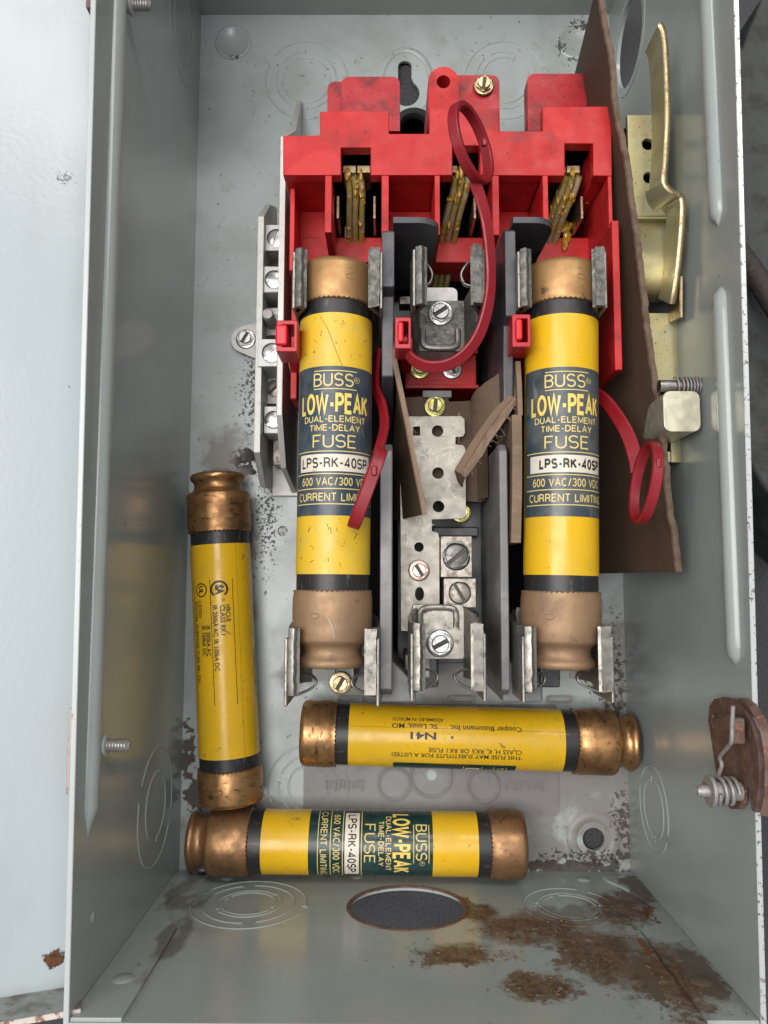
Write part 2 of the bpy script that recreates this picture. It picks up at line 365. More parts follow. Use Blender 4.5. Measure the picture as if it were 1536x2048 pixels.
m_captan = mk('tan_copper_cap', (0.42,0.24,0.10), 0.46, 0.6, layers=[dict(scale=0.10, lo=0.42, hi=0.7, col=(0.30,0.165,0.07), amt=0.8, detail=7), dict(scale=0.16, lo=0.60, hi=0.72, col=(0.09,0.055,0.035), amt=0.75, detail=7), dict(scale=1.2, lo=0.67, hi=0.72, col=(0.03,0.02,0.015), amt=0.8)], bump=[('noise',0.5,0.05)], rvar=(0.2,0.12))
m_tubeblk = mk('black_fibre_tube', (0.018,0.017,0.018), 0.42, layers=[dict(scale=0.6, lo=0.55, hi=0.72, col=(0.11,0.105,0.10), amt=0.6, stretch=(1,0.25,1))])
m_yel = mk('yellow_label', (0.72,0.425,0.012), 0.27, layers=[dict(scale=0.05, lo=0.45, hi=0.65, col=(0.60,0.38,0.02), amt=0.6, rough=0.4, detail=8), dict(scale=0.22, lo=0.66, hi=0.70, col=(0.22,0.13,0.03), amt=0.7, detail=4), dict(scale=0.8, lo=0.64, hi=0.70, col=(0.30,0.18,0.03), amt=0.7), dict(scale=0.08, lo=0.55, hi=0.75, col=(0.66,0.40,0.02), amt=0.6)], rvar=(0.1,0.08))
m_yelold = mk('dusty_yellow_label', (0.69,0.44,0.028), 0.40, layers=[dict(scale=0.16, lo=0.48, hi=0.68, col=(0.58,0.42,0.09), amt=0.7, detail=8), dict(scale=1.0, lo=0.60, hi=0.70, col=(0.34,0.25,0.09), amt=0.6), dict(scale=0.5, lo=0.70, hi=0.73, col=(0.05,0.04,0.03), amt=0.8)], rvar=(0.15,0.1))
m_navy = mk('navy_label_panel', (0.030,0.050,0.074), 0.40, layers=[dict(scale=0.13, lo=0.40, hi=0.66, col=(0.080,0.090,0.098), amt=0.85, detail=8), dict(scale=0.06, lo=0.58, hi=0.68, col=(0.010,0.055,0.11), amt=0.8), dict(scale=0.9, lo=0.66, hi=0.7, col=(0.15,0.14,0.12), amt=0.5)], rvar=(0.15,0.1))
m_navyworn = mk('worn_navy_label_panel', (0.040,0.058,0.070), 0.36, layers=[dict(scale=0.10, lo=0.38, hi=0.62, col=(0.10,0.108,0.108), amt=0.85, detail=9), dict(scale=0.05, lo=0.60, hi=0.66, col=(0.010,0.075,0.12), amt=0.9), dict(scale=0.5, lo=0.64, hi=0.68, col=(0.22,0.21,0.18), amt=0.6, stretch=(1,0.15,1))], rvar=(0.15,0.1))
m_green = mk('dark_green_label_panel', (0.010,0.034,0.036), 0.27, layers=[dict(scale=0.12, lo=0.45, hi=0.65, col=(0.018,0.06,0.05), amt=0.8, detail=7)], rvar=(0.15,0.1))
m_ink = mk('black_ink', (0.02,0.018,0.014), 0.45)
m_gold = mk('pale_yellow_print', (0.66,0.52,0.19), 0.4)
m_boldyel = mk('yellow_print', (0.80,0.58,0.13), 0.38)
m_white = mk('cream_label_strip', (0.68,0.62,0.53), 0.42, layers=[dict(scale=0.5, lo=0.55, hi=0.72, col=(0.36,0.30,0.23), amt=0.6, detail=7)])
m_clear = mk('clear_mauve_plastic', (0.36,0.345,0.34), 0.14, alpha=0.36, layers=[dict(scale=0.2, lo=0.5, hi=0.7, col=(0.25,0.23,0.23), amt=0.5)], bump=[('noise',0.2,0.1)])
m_glass = mk('clear_plastic_scrap', (0.9,0.92,0.92), 0.06, trans=0.9)
m_grease = mk('amber_contact_grease', (0.42,0.22,0.010), 0.14, layers=[dict(scale=0.5, lo=0.45, hi=0.7, col=(0.30,0.09,0.01), amt=0.8)], bump=[('noise',0.6,0.25)], coat=0.5)
m_contact = metal_mat('greasy_contact_blade', (0.58,0.53,0.34), 0.30, (0.46,0.37,0.04), 0.22, 0.42, 0.6, 0.85, 0.6)
m_darkplate = mk('dirty_dark_grey_paint', (0.046,0.050,0.048), 0.65, layers=[dict(scale=0.12, lo=0.42, hi=0.66, col=(0.018,0.017,0.016), amt=0.9, detail=9), dict(scale=0.1, lo=0.66, hi=0.72, col=(0.10,0.03,0.012), amt=0.8)])
m_rubber = mk('black_rubber', (0.015,0.015,0.016), 0.5)

# ------------------------------------------------------------------ setting: the mat the box lies on
mb = MB(); mb.box(-900, 900, -900, 900, -12, -3.2)
mat_o = part('work_mat', mb, m_bench, kind='structure')
# ------------------------------------------------------------------ enclosure (open switch box)
X0, X1, Y0, Y1, DB, DT, TH = -86.8, 102.4, -120.3, 262.5, 113.5, 124.5, 1.5
m_wall = mk('grey_enamel', GREY, 0.20, layers=[dict(SMUDGE, amt=0.25, rough=0.3), dict(SPK, lo=0.69, hi=0.72, amt=0.6), dict(DUST, lo=0.68, hi=0.73)], bump=ORANGE_PEEL, borg=(8,70,-3), rvar=(0.03,0.06))
m_back = mk('grey_enamel_speckled', (0.43,0.475,0.475), 0.24, layers=[dict(SMUDGE, lo=0.40, hi=0.68, col=(0.30,0.325,0.315), amt=0.65),
    dict(SPK, scale=0.40, lo=0.665, hi=0.71), dict(scale=0.12, lo=0.62, hi=0.70, col=(0.28,0.27,0.25), amt=0.35, detail=6),
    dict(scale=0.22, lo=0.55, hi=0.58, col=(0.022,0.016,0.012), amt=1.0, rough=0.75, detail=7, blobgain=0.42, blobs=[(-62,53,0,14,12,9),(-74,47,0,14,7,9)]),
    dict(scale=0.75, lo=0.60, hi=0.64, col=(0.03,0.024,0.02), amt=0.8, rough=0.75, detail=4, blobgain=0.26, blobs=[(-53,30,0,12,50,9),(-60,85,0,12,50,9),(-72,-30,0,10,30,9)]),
    dict(scale=0.05, lo=0.42, hi=0.64, col=(0.20,0.18,0.165), amt=0.85, rough=0.5, detail=8, blobgain=0.45, blobs=[(92,-95,0,45,40,9),(98,-45,0,22,60,9),(-70,20,0,22,90,9),(-60,-100,0,40,20,9),(60,-112,0,70,14,9),(60,-85,0,70,40,9),(0,-40,0,90,20,9)]),
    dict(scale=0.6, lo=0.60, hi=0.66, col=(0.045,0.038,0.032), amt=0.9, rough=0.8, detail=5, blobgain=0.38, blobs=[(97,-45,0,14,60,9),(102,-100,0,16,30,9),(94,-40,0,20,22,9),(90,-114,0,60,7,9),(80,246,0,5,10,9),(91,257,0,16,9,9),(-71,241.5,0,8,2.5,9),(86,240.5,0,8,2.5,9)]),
    dict(scale=0.25, lo=0.50, hi=0.56, col=(0.055,0.022,0.012), col2=(0.02,0.011,0.008), amt=0.85, rough=0.85, detail=9, blobgain=0.40, blobs=[(80,-119,0,60,6,9),(-84,-72,0,6,20,9),(-82,-90,0,8,12,9)])], bump=ORANGE_PEEL, borg=(8,70,-3), rvar=(0.04,0.06))
RB = [(24,-120,74,34,40,18),(46,-120,94,26,40,18),(52,-120,54,40,40,24),(68,-120,72,32,40,38),(86,-120,90,30,40,50),(88,-120,38,22,40,34),(34,-120,40,14,40,22)]
m_bot = mk('grey_enamel_rusted', GREY, 0.21, layers=[dict(SMUDGE, amt=0.3, rough=0.3),
    dict(scale=0.07, lo=0.50, hi=0.66, col=(0.15,0.135,0.11), amt=0.8, rough=0.4, detail=7, blobgain=0.5, blobs=[(60,-120,52,52,40,40),(85,-120,85,34,40,50),(-72,-120,60,10,40,60),(-75,-120,30,22,40,30),(-30,-120,6,40,40,8)]),
    dict(scale=0.05, lo=0.46, hi=0.62, col=(0.17,0.145,0.118), amt=0.75, rough=0.34, detail=10, nrough=0.72, blobgain=0.42, blobs=RB),
    dict(scale=0.10, lo=0.56, hi=0.59, col=(0.135,0.066,0.034), col2=(0.105,0.066,0.042), amt=0.78, rough=0.5, detail=12, nrough=0.8, blobgain=0.36, blobs=RB),
    dict(scale=0.22, lo=0.60, hi=0.645, col=(0.065,0.036,0.02), amt=0.7, rough=0.6, detail=10, nrough=0.78, blobgain=0.34, blobs=RB),
    dict(scale=0.80, lo=0.63, hi=0.67, col=(0.30,0.17,0.075), amt=0.35, rough=0.7, detail=3, blobgain=0.28, blobs=RB),
    dict(scale=0.30, lo=0.62, hi=0.65, col=(0.33,0.36,0.34), amt=0.8, rough=0.3, detail=8, nrough=0.7),
    dict(scale=0.12, lo=0.52, hi=0.60, col=(0.115,0.085,0.062), amt=0.9, rough=0.5, detail=10, nrough=0.75, blobgain=0.42, blobs=[(97,-120,85,10,40,40),(80,-120,85,5,40,36),(100,-120,20,14,40,30)]),
    dict(scale=0.2, lo=0.55, hi=0.60, col=(0.17,0.065,0.022), amt=0.85, rough=0.65, detail=10, nrough=0.75, blobgain=0.46, blobs=[(96,-120,42,4,40,22),(86,-120,70,3,40,22),(30,-120,30,6,40,10),(27,-120,44,8,40,7)]),
    dict(SPK, lo=0.68, hi=0.71)], bump=ORANGE_PEEL, borg=(8,70,-3), rvar=(0.03,0.06))
box_t = thing('electrical_enclosure', 'open grey painted steel switch box, rust stained along its lower wall', 'electrical box', (8,70,-3))

def half_ring(mb, c, u, v, r, w=0.55, h=0.35, a0=0, a1=360, n=56, ry=None):
    """raised scored ring standing on a surface"""
    c, u, v = Vector(c), Vector(u), Vector(v); nrm = u.cross(v).normalized()
    full = abs(a1-a0) >= 360; ry = ry or r
    pts = [c + u*r*math.cos(math.radians(a0+(a1-a0)*i/n)) + v*ry*math.sin(math.radians(a0+(a1-a0)*i/n)) for i in range(n if full else n+1)]
    prof = [(-0.25,-w),(h*0.7,-w*0.55),(h,0),(h*0.7,w*0.55),(-0.25,w)]
    mb.sweep(pts, prof, tuple(nrm), closed=full)
def knockout(parent, c, u, v, radii, mat, gap=None):
    mb = MB(); hh = 0.5 if abs(Vector(u).cross(Vector(v)).z) > 0.5 else 0.34
    for k, r in enumerate(radii):
        g = 0 if gap is None else gap + 65*k
        half_ring(mb, c, u, v, r, 0.6, hh, g+8, g+172); half_ring(mb, c, u, v, r, 0.6, hh, g+188, g+352)
        q = Vector(c)
        for a in (g, g+180):
            d = Vector(u)*math.cos(math.radians(a)) + Vector(v)*math.sin(math.radians(a))
            e = Vector(u)*-math.sin(math.radians(a)) + Vector(v)*math.cos(math.radians(a))
            mb.sweep([q+d*(r-1.2)+e*r*0.13, q+d*(r+0.9)+e*r*0.12], [(-0.2,-0.4),(0.25,0),(-0.2,0.4)], tuple(Vector(u).cross(Vector(v))))
    return part('knockout', mb, mat, parent, ang=60)

# back panel with its keyhole, screw hole and mounting hole
key = [(8.2+5.0*math.sin(a), 222.5+5.0*math.cos(a)) for a in [math.radians(35+ (290)*i/20) for i in range(21)]]
key = [(8.4+6.2*math.cos(math.radians(125+290*i/20)), 224.0+6.2*math.sin(math.radians(125+290*i/20))) for i in range(21)]
key += [(10.9,231.5),(10.9,236.5)] + [(7.9+3.2*math.cos(math.radians(20+140*i/8)), 237.2+2.6*math.sin(math.radians(20+140*i/8))) for i in range(9)] + [(4.7,236.5),(4.7,231.5)]
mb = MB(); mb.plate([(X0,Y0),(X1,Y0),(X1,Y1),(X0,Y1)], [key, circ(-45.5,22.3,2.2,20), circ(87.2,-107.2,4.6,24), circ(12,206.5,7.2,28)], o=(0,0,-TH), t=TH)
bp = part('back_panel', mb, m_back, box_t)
mb = MB(); half_ring(mb, (8.3,229.5,0), (1,0,0), (0,1,0), 11.5, 1.8, 0.9, ry=15.5)
part('embossed_rim', mb, m_back, bp, ang=70)
mb = MB(); half_ring(mb, (87.2,-107.2,0), (1,0,0), (0,1,0), 9.2, 2.6, 0.9)
part('embossed_rim', mb, m_back, bp, ang=70)
for cx, cy in ((-71.5,248.8),(86.5,248.8)):
    mb = MB(); mb.lathe([(8.6,-0.2),(8.3,0.35),(7.6,0.75),(6.9,0.55),(6.6,0.2),(0.0,0.15)], (cx,cy,0), 'z', 40)
    part('embossed_disc', mb, m_back, bp, ang=60)
knockout(bp, (-37.5,230.5,0), (1,0,0), (0,1,0), (11.0,13.8,18.8), m_back, 20)
knockout(bp, (53.9,230.5,0), (1,0,0), (0,1,0), (11.0,13.8,18.8), m_back, 60)
knockout(bp, (-33.0,-86,0), (1,0,0), (0,1,0), (8.5,12.5,17.0), m_back, 100)
mb = MB(); mb.lathe([(7.6,-1.6),(9.8,0.2),(9.8,1.4),(7.2,1.6),(6.2,0.4),(6.0,-1.6)], (12,206.5,0), 'z', 36); part('rubber_grommet', mb, m_rubber, bp)
mb = MB(); mb.lathe([(0.01,-2.2),(0.01,-0.9),(2.0,-1.0),(2.1,-2.2)][::-1], (-45.5,22.3,0), 'z', 18); part('screw_end', mb, m_screwdark, bp)
# side walls
mb = MB(); mb.plate([(Y0,0),(Y1,0),(Y1,DT),(Y0,DB)], o=(X0-TH,0,0), u=(0,1,0), v=(0,0,1), t=TH); lw = part('left_wall', mb, m_wall, box_t)
mb = MB(); mb.plate([(Y0,0),(Y1,0),(Y1,DT),(Y0,DB)], [circ(229,27,17.5,40)], o=(X1,0,0), u=(0,1,0), v=(0,0,1), t=TH); rw = part('right_wall', mb, m_wall, box_t)
mb = MB(); mb.plate([(X0-TH,0),(X1+TH,0),(X1+TH,DB),(X0-TH,DB)], [circ(8.0,36.5,22,48,19.5)], o=(0,Y0-0.02,0), u=(1,0,0), v=(0,0,1), t=TH); bw = part('lower_wall', mb, m_bot, box_t)
mb = MB(); half_ring(mb, (8.0,Y0,36.5), (0,0,1), (1,0,0), 19.6, 0.9, 0.45, ry=22.1); part('torn_hole_rim', mb, m_rust, bw, ang=70)
mb = MB(); mb.plate([(X0-TH,0),(X1+TH,0),(X1+TH,DT),(X0-TH,DT)], o=(0,Y1+TH+0.02,0), u=(1,0,0), v=(0,0,1), t=TH); tw = part('upper_wall', mb, m_wall, box_t)
# bare rim edges, 0.4 proud of the sheet
for x, p, nm in ((X0-TH/2, lw, 'l'), (X1+TH/2, rw, 'r')):
    mb = MB(); mb.sweep([(x,Y0-1,DB+0.15),(x,Y1,DT+0.15)], rectprof(0.5,1.6,0.2), (0,0,1)); part('bare_edge', mb, m_edge if nm == 'r' else m_edgeclean, p)
mb = MB(); mb.sweep([(X0-TH,Y0-TH/2,DB+0.15),(X1+TH,Y0-TH/2,DB+0.15)], rectprof(0.5,1.6,0.2), (0,0,1)); part('bare_edge', mb, m_edgeclean, bw)
# pressed stiffening beads
def bead(parent, x, sgn, ya, yb, za, zb, r=2.4):
    n = 40; pts = []; k = []
    for i in range(n+1):
        t = i/n; pts.append((x, ya+(yb-ya)*t, za+(zb-za)*t)); e = min(t, 1-t)*abs(yb-ya)
        k.append(max(0.02, min(1, math.sqrt(max(0, 1-(1-min(e/6,1))**2)))))
    prof = [(r*1.25*math.cos(a), r*math.sin(a)) for a in [math.pi*i/9 for i in range(10)]]
    if sgn > 0: prof = [(a, -b) for a, b in prof]
    prof = prof + [(-r*1.25, 0.4*sgn), (r*1.25, 0.4*sgn)]
    mb = MB(); mb.sweep(pts, [(a, b) for a, b in prof], (0,0,1), scale=k); part('stiffening_bead', mb, m_wall, parent, ang=50)
bead(lw, X0, 1, 262, -74, 104.5, 104.5, 2.8)
bead(rw, X1, -1, 255, 110, 103.8, 106.3, 2.6)
bead(rw, X1, -1, 91, -24, 106.6, 107.0, 2.6)
knockout(lw, (X0,-84,37), (0,1,0), (0,0,1), (12.5,21.5), m_wall, 0)
knockout(lw, (X0,231,30), (0,1,0), (0,0,1), (12.5,19.5), m_wall, 0)
knockout(rw, (X1,-86,31), (0,0,1), (0,1,0), (11.0,15.8), m_wall, 90)
knockout(rw, (X1,229,27), (0,0,1), (0,1,0), (20.5,), m_wall, 30)
knockout(bw, (-51.5,Y0,34), (0,0,1), (1,0,0), (10.0,12.0,17.0,21.5), m_bot, 60)
knockout(bw, (68.5,Y0,35.5), (0,0,1), (1,0,0), (10.0,12.0,17.0), m_bot, 20)
# welded corner flanges on the lower wall
for x, sg in ((X0,1),(X1,-1)):
    e = [(0.05,0.5),(0.05,DB-0.3),(14.3,DB-0.3),(14.3,57)]
    e += [(16.5-20*math.cos(math.radians(a))*0.62, 33-24*math.sin(math.radians(a))) for a in range(-80,81,10)]
    e = [(0.05,8),(0.05,DB-0.3),(14.3,DB-0.3),(14.3,57)] + [(4.5+ (14.3-4.5)*abs(math.sin(math.radians(a)))**1.6, 34+23*math.sin(math.radians(a))) for a in range(80,-71,-10)] + [(14,8)]
    mb = MB()
    pts = [(x+sg*p[0], p[1]) for p in e]
    mb.plate(pts, o=(0,Y0+1.1,0), u=(1,0,0), v=(0,0,1), t=1.15)
    fl = part('corner_flange', mb, m_bot, bw, bev=0.2)
    mb = MB(); mb.lathe([(0.01,0.6),(1.6,0.5),(3.2,0.15),(3.6,-0.2)][::-1], (0,0,0), 'z', 20); mb.xf(Matrix.Translation((x+sg*7.5,Y0+1.1,92)) @ Matrix.Rotation(-math.pi/2,4,'X')); part('weld_dimple', mb, m_bot, fl)
    mb = MB(); mb.lathe([(0.01,0.5),(1.3,0.4),(2.5,0.1),(2.8,-0.2)][::-1], (0,0,0), 'z', 20); mb.xf(Matrix.Translation((x+sg*22,Y0+0.1,9)) @ Matrix.Rotation(-math.pi/2,4,'X')); part('weld_dimple', mb, m_bot, bw)
mb = MB(); mb.lathe([(0.01,0.5),(1.3,0.4),(2.8,0.1),(3.0,-0.2)][::-1], (0,0,0), 'z', 20); mb.xf(Matrix.Translation((-12,Y0+0.1,6)) @ Matrix.Rotation(-math.pi/2,4,'X')); part('weld_dimple', mb, m_bot, bw)
for y, z in ((-29,99),(-57,99),(160,104),(-99,98)):
    mb = MB(); mb.lathe([(0.01,0.55),(1.0,0.45),(1.7,0.15),(1.9,-0.2)][::-1], (0,0,0), 'z', 18); mb.xf(Matrix.Translation((X0,y,z)) @ Matrix.Rotation(math.pi/2,4,'Y')); part('weld_dimple', mb, m_wall, lw)
# threaded studs through the left wall
def stud(y, z, L):
    mb = MB(); mb.lathe([(2.5,0),(2.5,1.8),(3.2,2.1),(3.2,3.2),(2.5,3.5),(0,3.5)], (X0,y,z), 'x', 28); st = part('threaded_stud', mb, m_wall, lw)
    prof = []; x = 3.0
    while x < L-0.8:
        prof += [(1.75,x),(2.1,x+0.3),(1.75,x+0.6)]; x += 0.85
    prof += [(1.6,L-0.5),(1.2,L),(0.01,L)]
    mb = MB(); mb.lathe([(0.01,3.0)]+prof, (X0,y,z), 'x', 24); part('thread', mb, m_stud, st, ang=25)
q = PX(193,1490,X0); stud(q.y, q.z, 10.2); q = PX(246,10,X0); stud(q.y, q.z, 9.4)
mb = MB(); mb.box(X0-TH-1.6, X0-TH-0.3, PX(133,1592,X0-2).y, PX(137,1420,X0-2).y, 92, DB+1.0); part('hinge_strip', mb, m_rustbar, lw, bev=0.3)
mb = MB(); mb.box(X0-TH-2.2, X0-TH-0.3, PX(188,26,X0-2).y, PX(188,0,X0-2).y+20, 100, 120.5); part('hinge_strip', mb, m_rust, lw, bev=0.3)

# ------------------------------------------------------------------ open door on the left
ang = math.radians(20)
door_t = thing('enclosure_door', 'pale grey painted steel door swung open left of the box', 'door', (-100,60,88))
HX, HZ = X0-3.0, 97.0
u = Vector((-math.cos(ang),0,math.sin(ang))); v = Vector((0,-1,0))   # u: away from hinge, n=u x v
yb, yt = -118.5, 300
mb = MB(); mb.plate([(0,-yt),(120,-yt),(120,-yb),(0,-yb)], o=(HX,0,HZ), u=u, v=v, t=-1.5)
part('door_sheet', mb, m_door, door_t)
n = u.cross(v).normalized()
mb = MB(); o = Vector((HX, yb, HZ)) + n*0.0
mb.plate([(0,0),(120,0),(120,14),(0,14)], o=o, u=u, v=n, t=-1.3)
fl = part('door_flange', mb, mk('grimy_door_flange', (0.30,0.31,0.29), 0.5, layers=[dict(scale=0.12, lo=0.42, hi=0.62, col=(0.10,0.09,0.07), amt=0.85, detail=7), dict(scale=0.3, lo=0.6, hi=0.7, col=(0.2,0.08,0.03), amt=0.8)]), door_t)
mb = MB(); mb.sweep([o+n*14.1+Vector((0,-0.65,0)), o+u*120+n*14.1+Vector((0,-0.65,0))], rectprof(0.8,1.6,0.2), tuple(n)); part('bare_edge', mb, mk('rusty_bare_edge', (0.62,0.56,0.50), 0.45, layers=[dict(scale=0.35, lo=0.5, hi=0.62, col=(0.22,0.09,0.04), amt=0.9)]), fl)

rf = random.Random(31); mb = MB()
for q in range(75):
    bx, bz, sx_, sz_ = rf.choice([(24,74,20,12),(46,94,16,12),(55,56,24,18),(70,74,18,26),(86,90,10,30)])
    x, z = bx+rf.gauss(0,0.5)*sx_, bz+rf.gauss(0,0.5)*sz_
    if not (X0+4 < x < X1-4 and 4 < z < DB-3) or (x-8)**2+((z-36.5)*1.12)**2 < 25**2: continue
    r = rf.uniform(0.2,0.75); n = rf.randint(4,6); a0 = rf.uniform(0,6); yb0 = Y0+(1.15 if x > X1-14.3 else 0.03)
    lo = [(x+r*rf.uniform(0.6,1.2)*math.cos(a0+6.283*i/n), z+r*rf.uniform(0.5,1.0)*math.sin(a0+6.283*i/n)) for i in range(n)]
    h_ = rf.uniform(0.08,0.3)
    mb.add([(a,yb0,b) for a,b in lo]+[(a,yb0+h_+rf.uniform(0,0.15),b) for a,b in lo], [list(range(n)), [n+i for i in range(n)]]+[[i,(i+1)%n,n+(i+1)%n,n+i] for i in range(n)])
part('rust_flakes', mb, mk('loose_rust_flake', (0.15,0.075,0.032), 0.75, layers=[dict(scale=0.5, lo=0.45, hi=0.6, col=(0.30,0.20,0.12), amt=0.8)]), None, kind='stuff', label='loose rust flakes scattered over the stained lower wall', cat='rust flakes')
# ------------------------------------------------------------------ screws
m_slot = mk('shaded_screw_slot', (0.07,0.065,0.055), 0.55, 0.5)  # dark tone paints shade into the slots of the screw heads
def screw(name, parent, c, r, mat, slot=20, h=2.2, washer=True, hexh=True, axis=(0,0,1)):
    mb = MB()
    if washer: mb.lathe([(0.01,0),(r*1.0,0),(r*1.0,0.25),(r*0.93,0.55),(r*0.78,0.7),(0.01,0.7)], (0,0,0), 'z', 32)
    rr = r*0.80 if washer else r
    if hexh:
        hx = [(rr*math.cos(math.radians(60*i)), rr*math.sin(math.radians(60*i))) for i in range(6)]
        mb.plate(hx, o=(0,0,0.6), t=h*0.45)
    z0 = 0.6+h*0.4 if hexh else 0.0
    rd = rr*0.80 if hexh else rr
    mb.lathe([(0.01,z0-0.2),(rd,z0-0.2),(rd,z0+h*0.18),(0.01,z0+h*0.18)], (0,0,0), 'z', 28)
    w = r*0.17; a0 = math.asin(w/rd)
    for sg in (0, math.pi):
        seg = [(rd*math.cos(sg+a0+(math.pi-2*a0)*i/14), rd*math.sin(sg+a0+(math.pi-2*a0)*i/14)) for i in range(15)]
        inner = [(x*0.86, y*0.86 + (w*0.14 if sg == 0 else -w*0.14)) for x, y in seg]
        n = len(seg); zb, zt = z0, z0+h*0.42
        vv = [(x,y,zb) for x,y in seg] + [(x,y,zt-h*0.10) for x,y in seg] + [(x,y,zt) for x,y in inner]
        ff = []
        for i in range(n):
            j = (i+1) % n
            ff.append([i,j,n+j,n+i]); ff.append([n+i,n+j,2*n+j,2*n+i])
        ff.append([2*n+i for i in range(n)])
        mb.add(vv, ff)
    T = Matrix.Translation(Vector(c)) @ Vector((0,0,1)).rotation_difference(Vector(axis)).to_matrix().to_4x4() @ Matrix.Rotation(math.radians(slot),4,'Z')
    mb.xf(T); s_ = part(name, mb, mat, parent, ang=30)
    if parent.parent is None:
        mb = MB(); mb.box(-rd*0.97, rd*0.97, -w*1.02, w*1.02, z0+h*0.10, z0+h*0.20); mb.xf(T); part('slot', mb, m_slot, s_)
    return s_

# ------------------------------------------------------------------ red switch base
ZF, ZD = 77.0, 49.0
def FX(px, z=ZF): return P(px, 350, z).x
def FY(py, z=ZF): return P(890, py, z).y
red_t = thing('switch_base', 'red moulded three pole switch block with open contact slots above the fuses', 'switch block', (P(895,300,0).x, FY(300), 0))
YB, YT = FY(350), FY(222)
outl = [(566,350),(566,271),(640,270),(640,223),(778,222),(778,267),(858,267),(858,217),(998,217),(998,262),(1085,262),(1085,213),(1222,212),(1224,352),
        (1186,351),(1186,287),(1130,287),(1130,351),(960,350),(960,291),(905,291),(905,350),(741,350),(741,295),(682,295),(682,350)]
pl = [P(x,y,ZF) for x,y in outl]; pl = [(p.x,p.y) for p in pl]
mb = MB(); mb.plate(pl[::-1], o=(0,0,ZF-5), t=5); front = part('front_plate', mb, m_red, red_t, bev=0.35)
def rbox(name, px0, px1, ya, yb, z0, z1, mat=m_red, bev=0.3, parent=None, zref=None):
    mb = MB(); zr = zref if zref is not None else ZF
    mb.box(FX(px0,zr), FX(px1,zr), ya, yb, z0, z1); return part(name, mb, mat, parent or red_t, bev=bev)
cols = [(567,650),(779,869),(998,1085),(1192,1223)]
for i, (a, b) in enumerate(cols):
    top = min(FY(272), YT)
    rbox('pocket_block', a, b, YB+0.4, FY(275), ZD-3, ZF-5.1)
# ribs either side of every contact slot
for a, b, yend in ((650,664,465),(763,778,470),(869,880,470),(984,998,470),(1085,1096,470)):
    rbox('rib', a, b, FY(yend), YB-0.1, 30, ZF)
rbox('rib', 574, 584, FY(520), YB-0.1, 12, ZF-9); 
for a, b in ((584,650),(779,869),(998,1085)):
    rbox('pocket_floor', a, b, FY(524,ZD), YB+0.3, ZD-4, ZD, bev=0)
mb = MB(); mb.box(FX(585), FX(1222), FY(525,ZD), FY(475,ZD), ZD-5, ZD+0.15); part('cross_deck', mb, m_red, red_t, bev=0.4)
mb = MB(); mb.box(FX(585), FX(1222), FY(525,ZD), FY(521,ZD), 30, ZD-5.1); part('deck_skirt', mb, m_red, red_t)
# black plates whose colour paints the shade behind and below the contacts
mb = MB(); mb.box(FX(586), FX(1220), FY(456), FY(226), 10, 22); mb_c = part('cavity_floor', mb, m_shadeblack, red_t)
mb = MB(); mb.box(FX(586), FX(1220), FY(262), FY(258), 22, ZF-5.2); part('cavity_back', mb, m_shadeblack, red_t)
# outer cheeks
xr = P(1238,600,79).x
mb = MB(); mb.plate([(P(1200,740,79).y,14),(P(1200,440,79).y,14),(P(1200,440,79).y,79),(P(1200,740,79).y,79)], o=(xr-1.9,0,0), u=(0,1,0), v=(0,0,1), t=2.6); part('side_cheek', mb, m_red, red_t, bev=0.4)
rbox('side_cheek', 1216, 1224, FY(455), YB-0.1, 14, ZF-0.3)
rbox('cheek_step', 1222, 1236, FY(452), FY(444), 30, ZF-2.5, bev=0.4)
mb = MB(); mb.plate([(P(600,770,ZF).y,10),(FY(505),10),(FY(505),ZF-20),(P(600,770,ZF).y,ZF-20)], o=(FX(572),0,0), u=(0,1,0), v=(0,0,1), t=2.4); part('side_cheek', mb, m_red, red_t, bev=0.4)
# stepped tabs along the top
ZT = 48.0
def tab(px0, px1, pyt, pyb, z0, z1, r=3.0, name='terminal_tab'):
    a, b = P(px0,pyt,z1), P(px1,pyb,z1)
    o = [(b.x,b.y),(b.x,a.y-r)] + [(b.x-r+r*math.cos(math.radians(q)), a.y-r+r*math.sin(math.radians(q))) for q in range(15,90,15)] + [(b.x-r,a.y),(a.x+r,a.y)]
    o += [(a.x+r-r*math.sin(math.radians(q)), a.y-r+r*math.cos(math.radians(q))) for q in range(15,90,15)] + [(a.x,a.y-r),(a.x,b.y)]
    mb = MB(); mb.plate(o, o=(0,0,z0), t=z1-z0); return part(name, mb, m_reddirty, red_t, bev=0.5)
tab(655,712,163,262,36,44); tab(683,800,153,262,45,52); tab(1054,1175,147,262,45,52); tab(905,1000,150,262,40,50)
mb = MB(); ca = P(887,162,56); rr = 5.9
o = [(ca.x+rr*math.cos(math.radians(a)), ca.y+rr*math.sin(math.radians(a))) for a in range(0,181,12)] + [(ca.x-rr,ca.y-14),(ca.x+rr,ca.y-14)]
mb.plate(o, [circ(ca.x,ca.y-0.3,2.6,20)], o=(0,0,8), t=48); part('round_ear', mb, m_red, red_t, bev=0.4)
mb = MB(); mb.lathe([(2.6,49),(1.5,49.2),(1.5,46),(0.01,46)], (ca.x,ca.y-0.3,0), 'z', 20); part('ear_bore', mb, mk('dark_red_recess', (0.16,0.01,0.012), 0.5), red_t)
for a, b, t, q in ((640,655,225,268),(1058,1085,215,262),(778,800,212,268)):
    pass
screw('hex_screw', red_t, P(967,172,51.0), 4.0, m_screwgold, 82, 2.6)
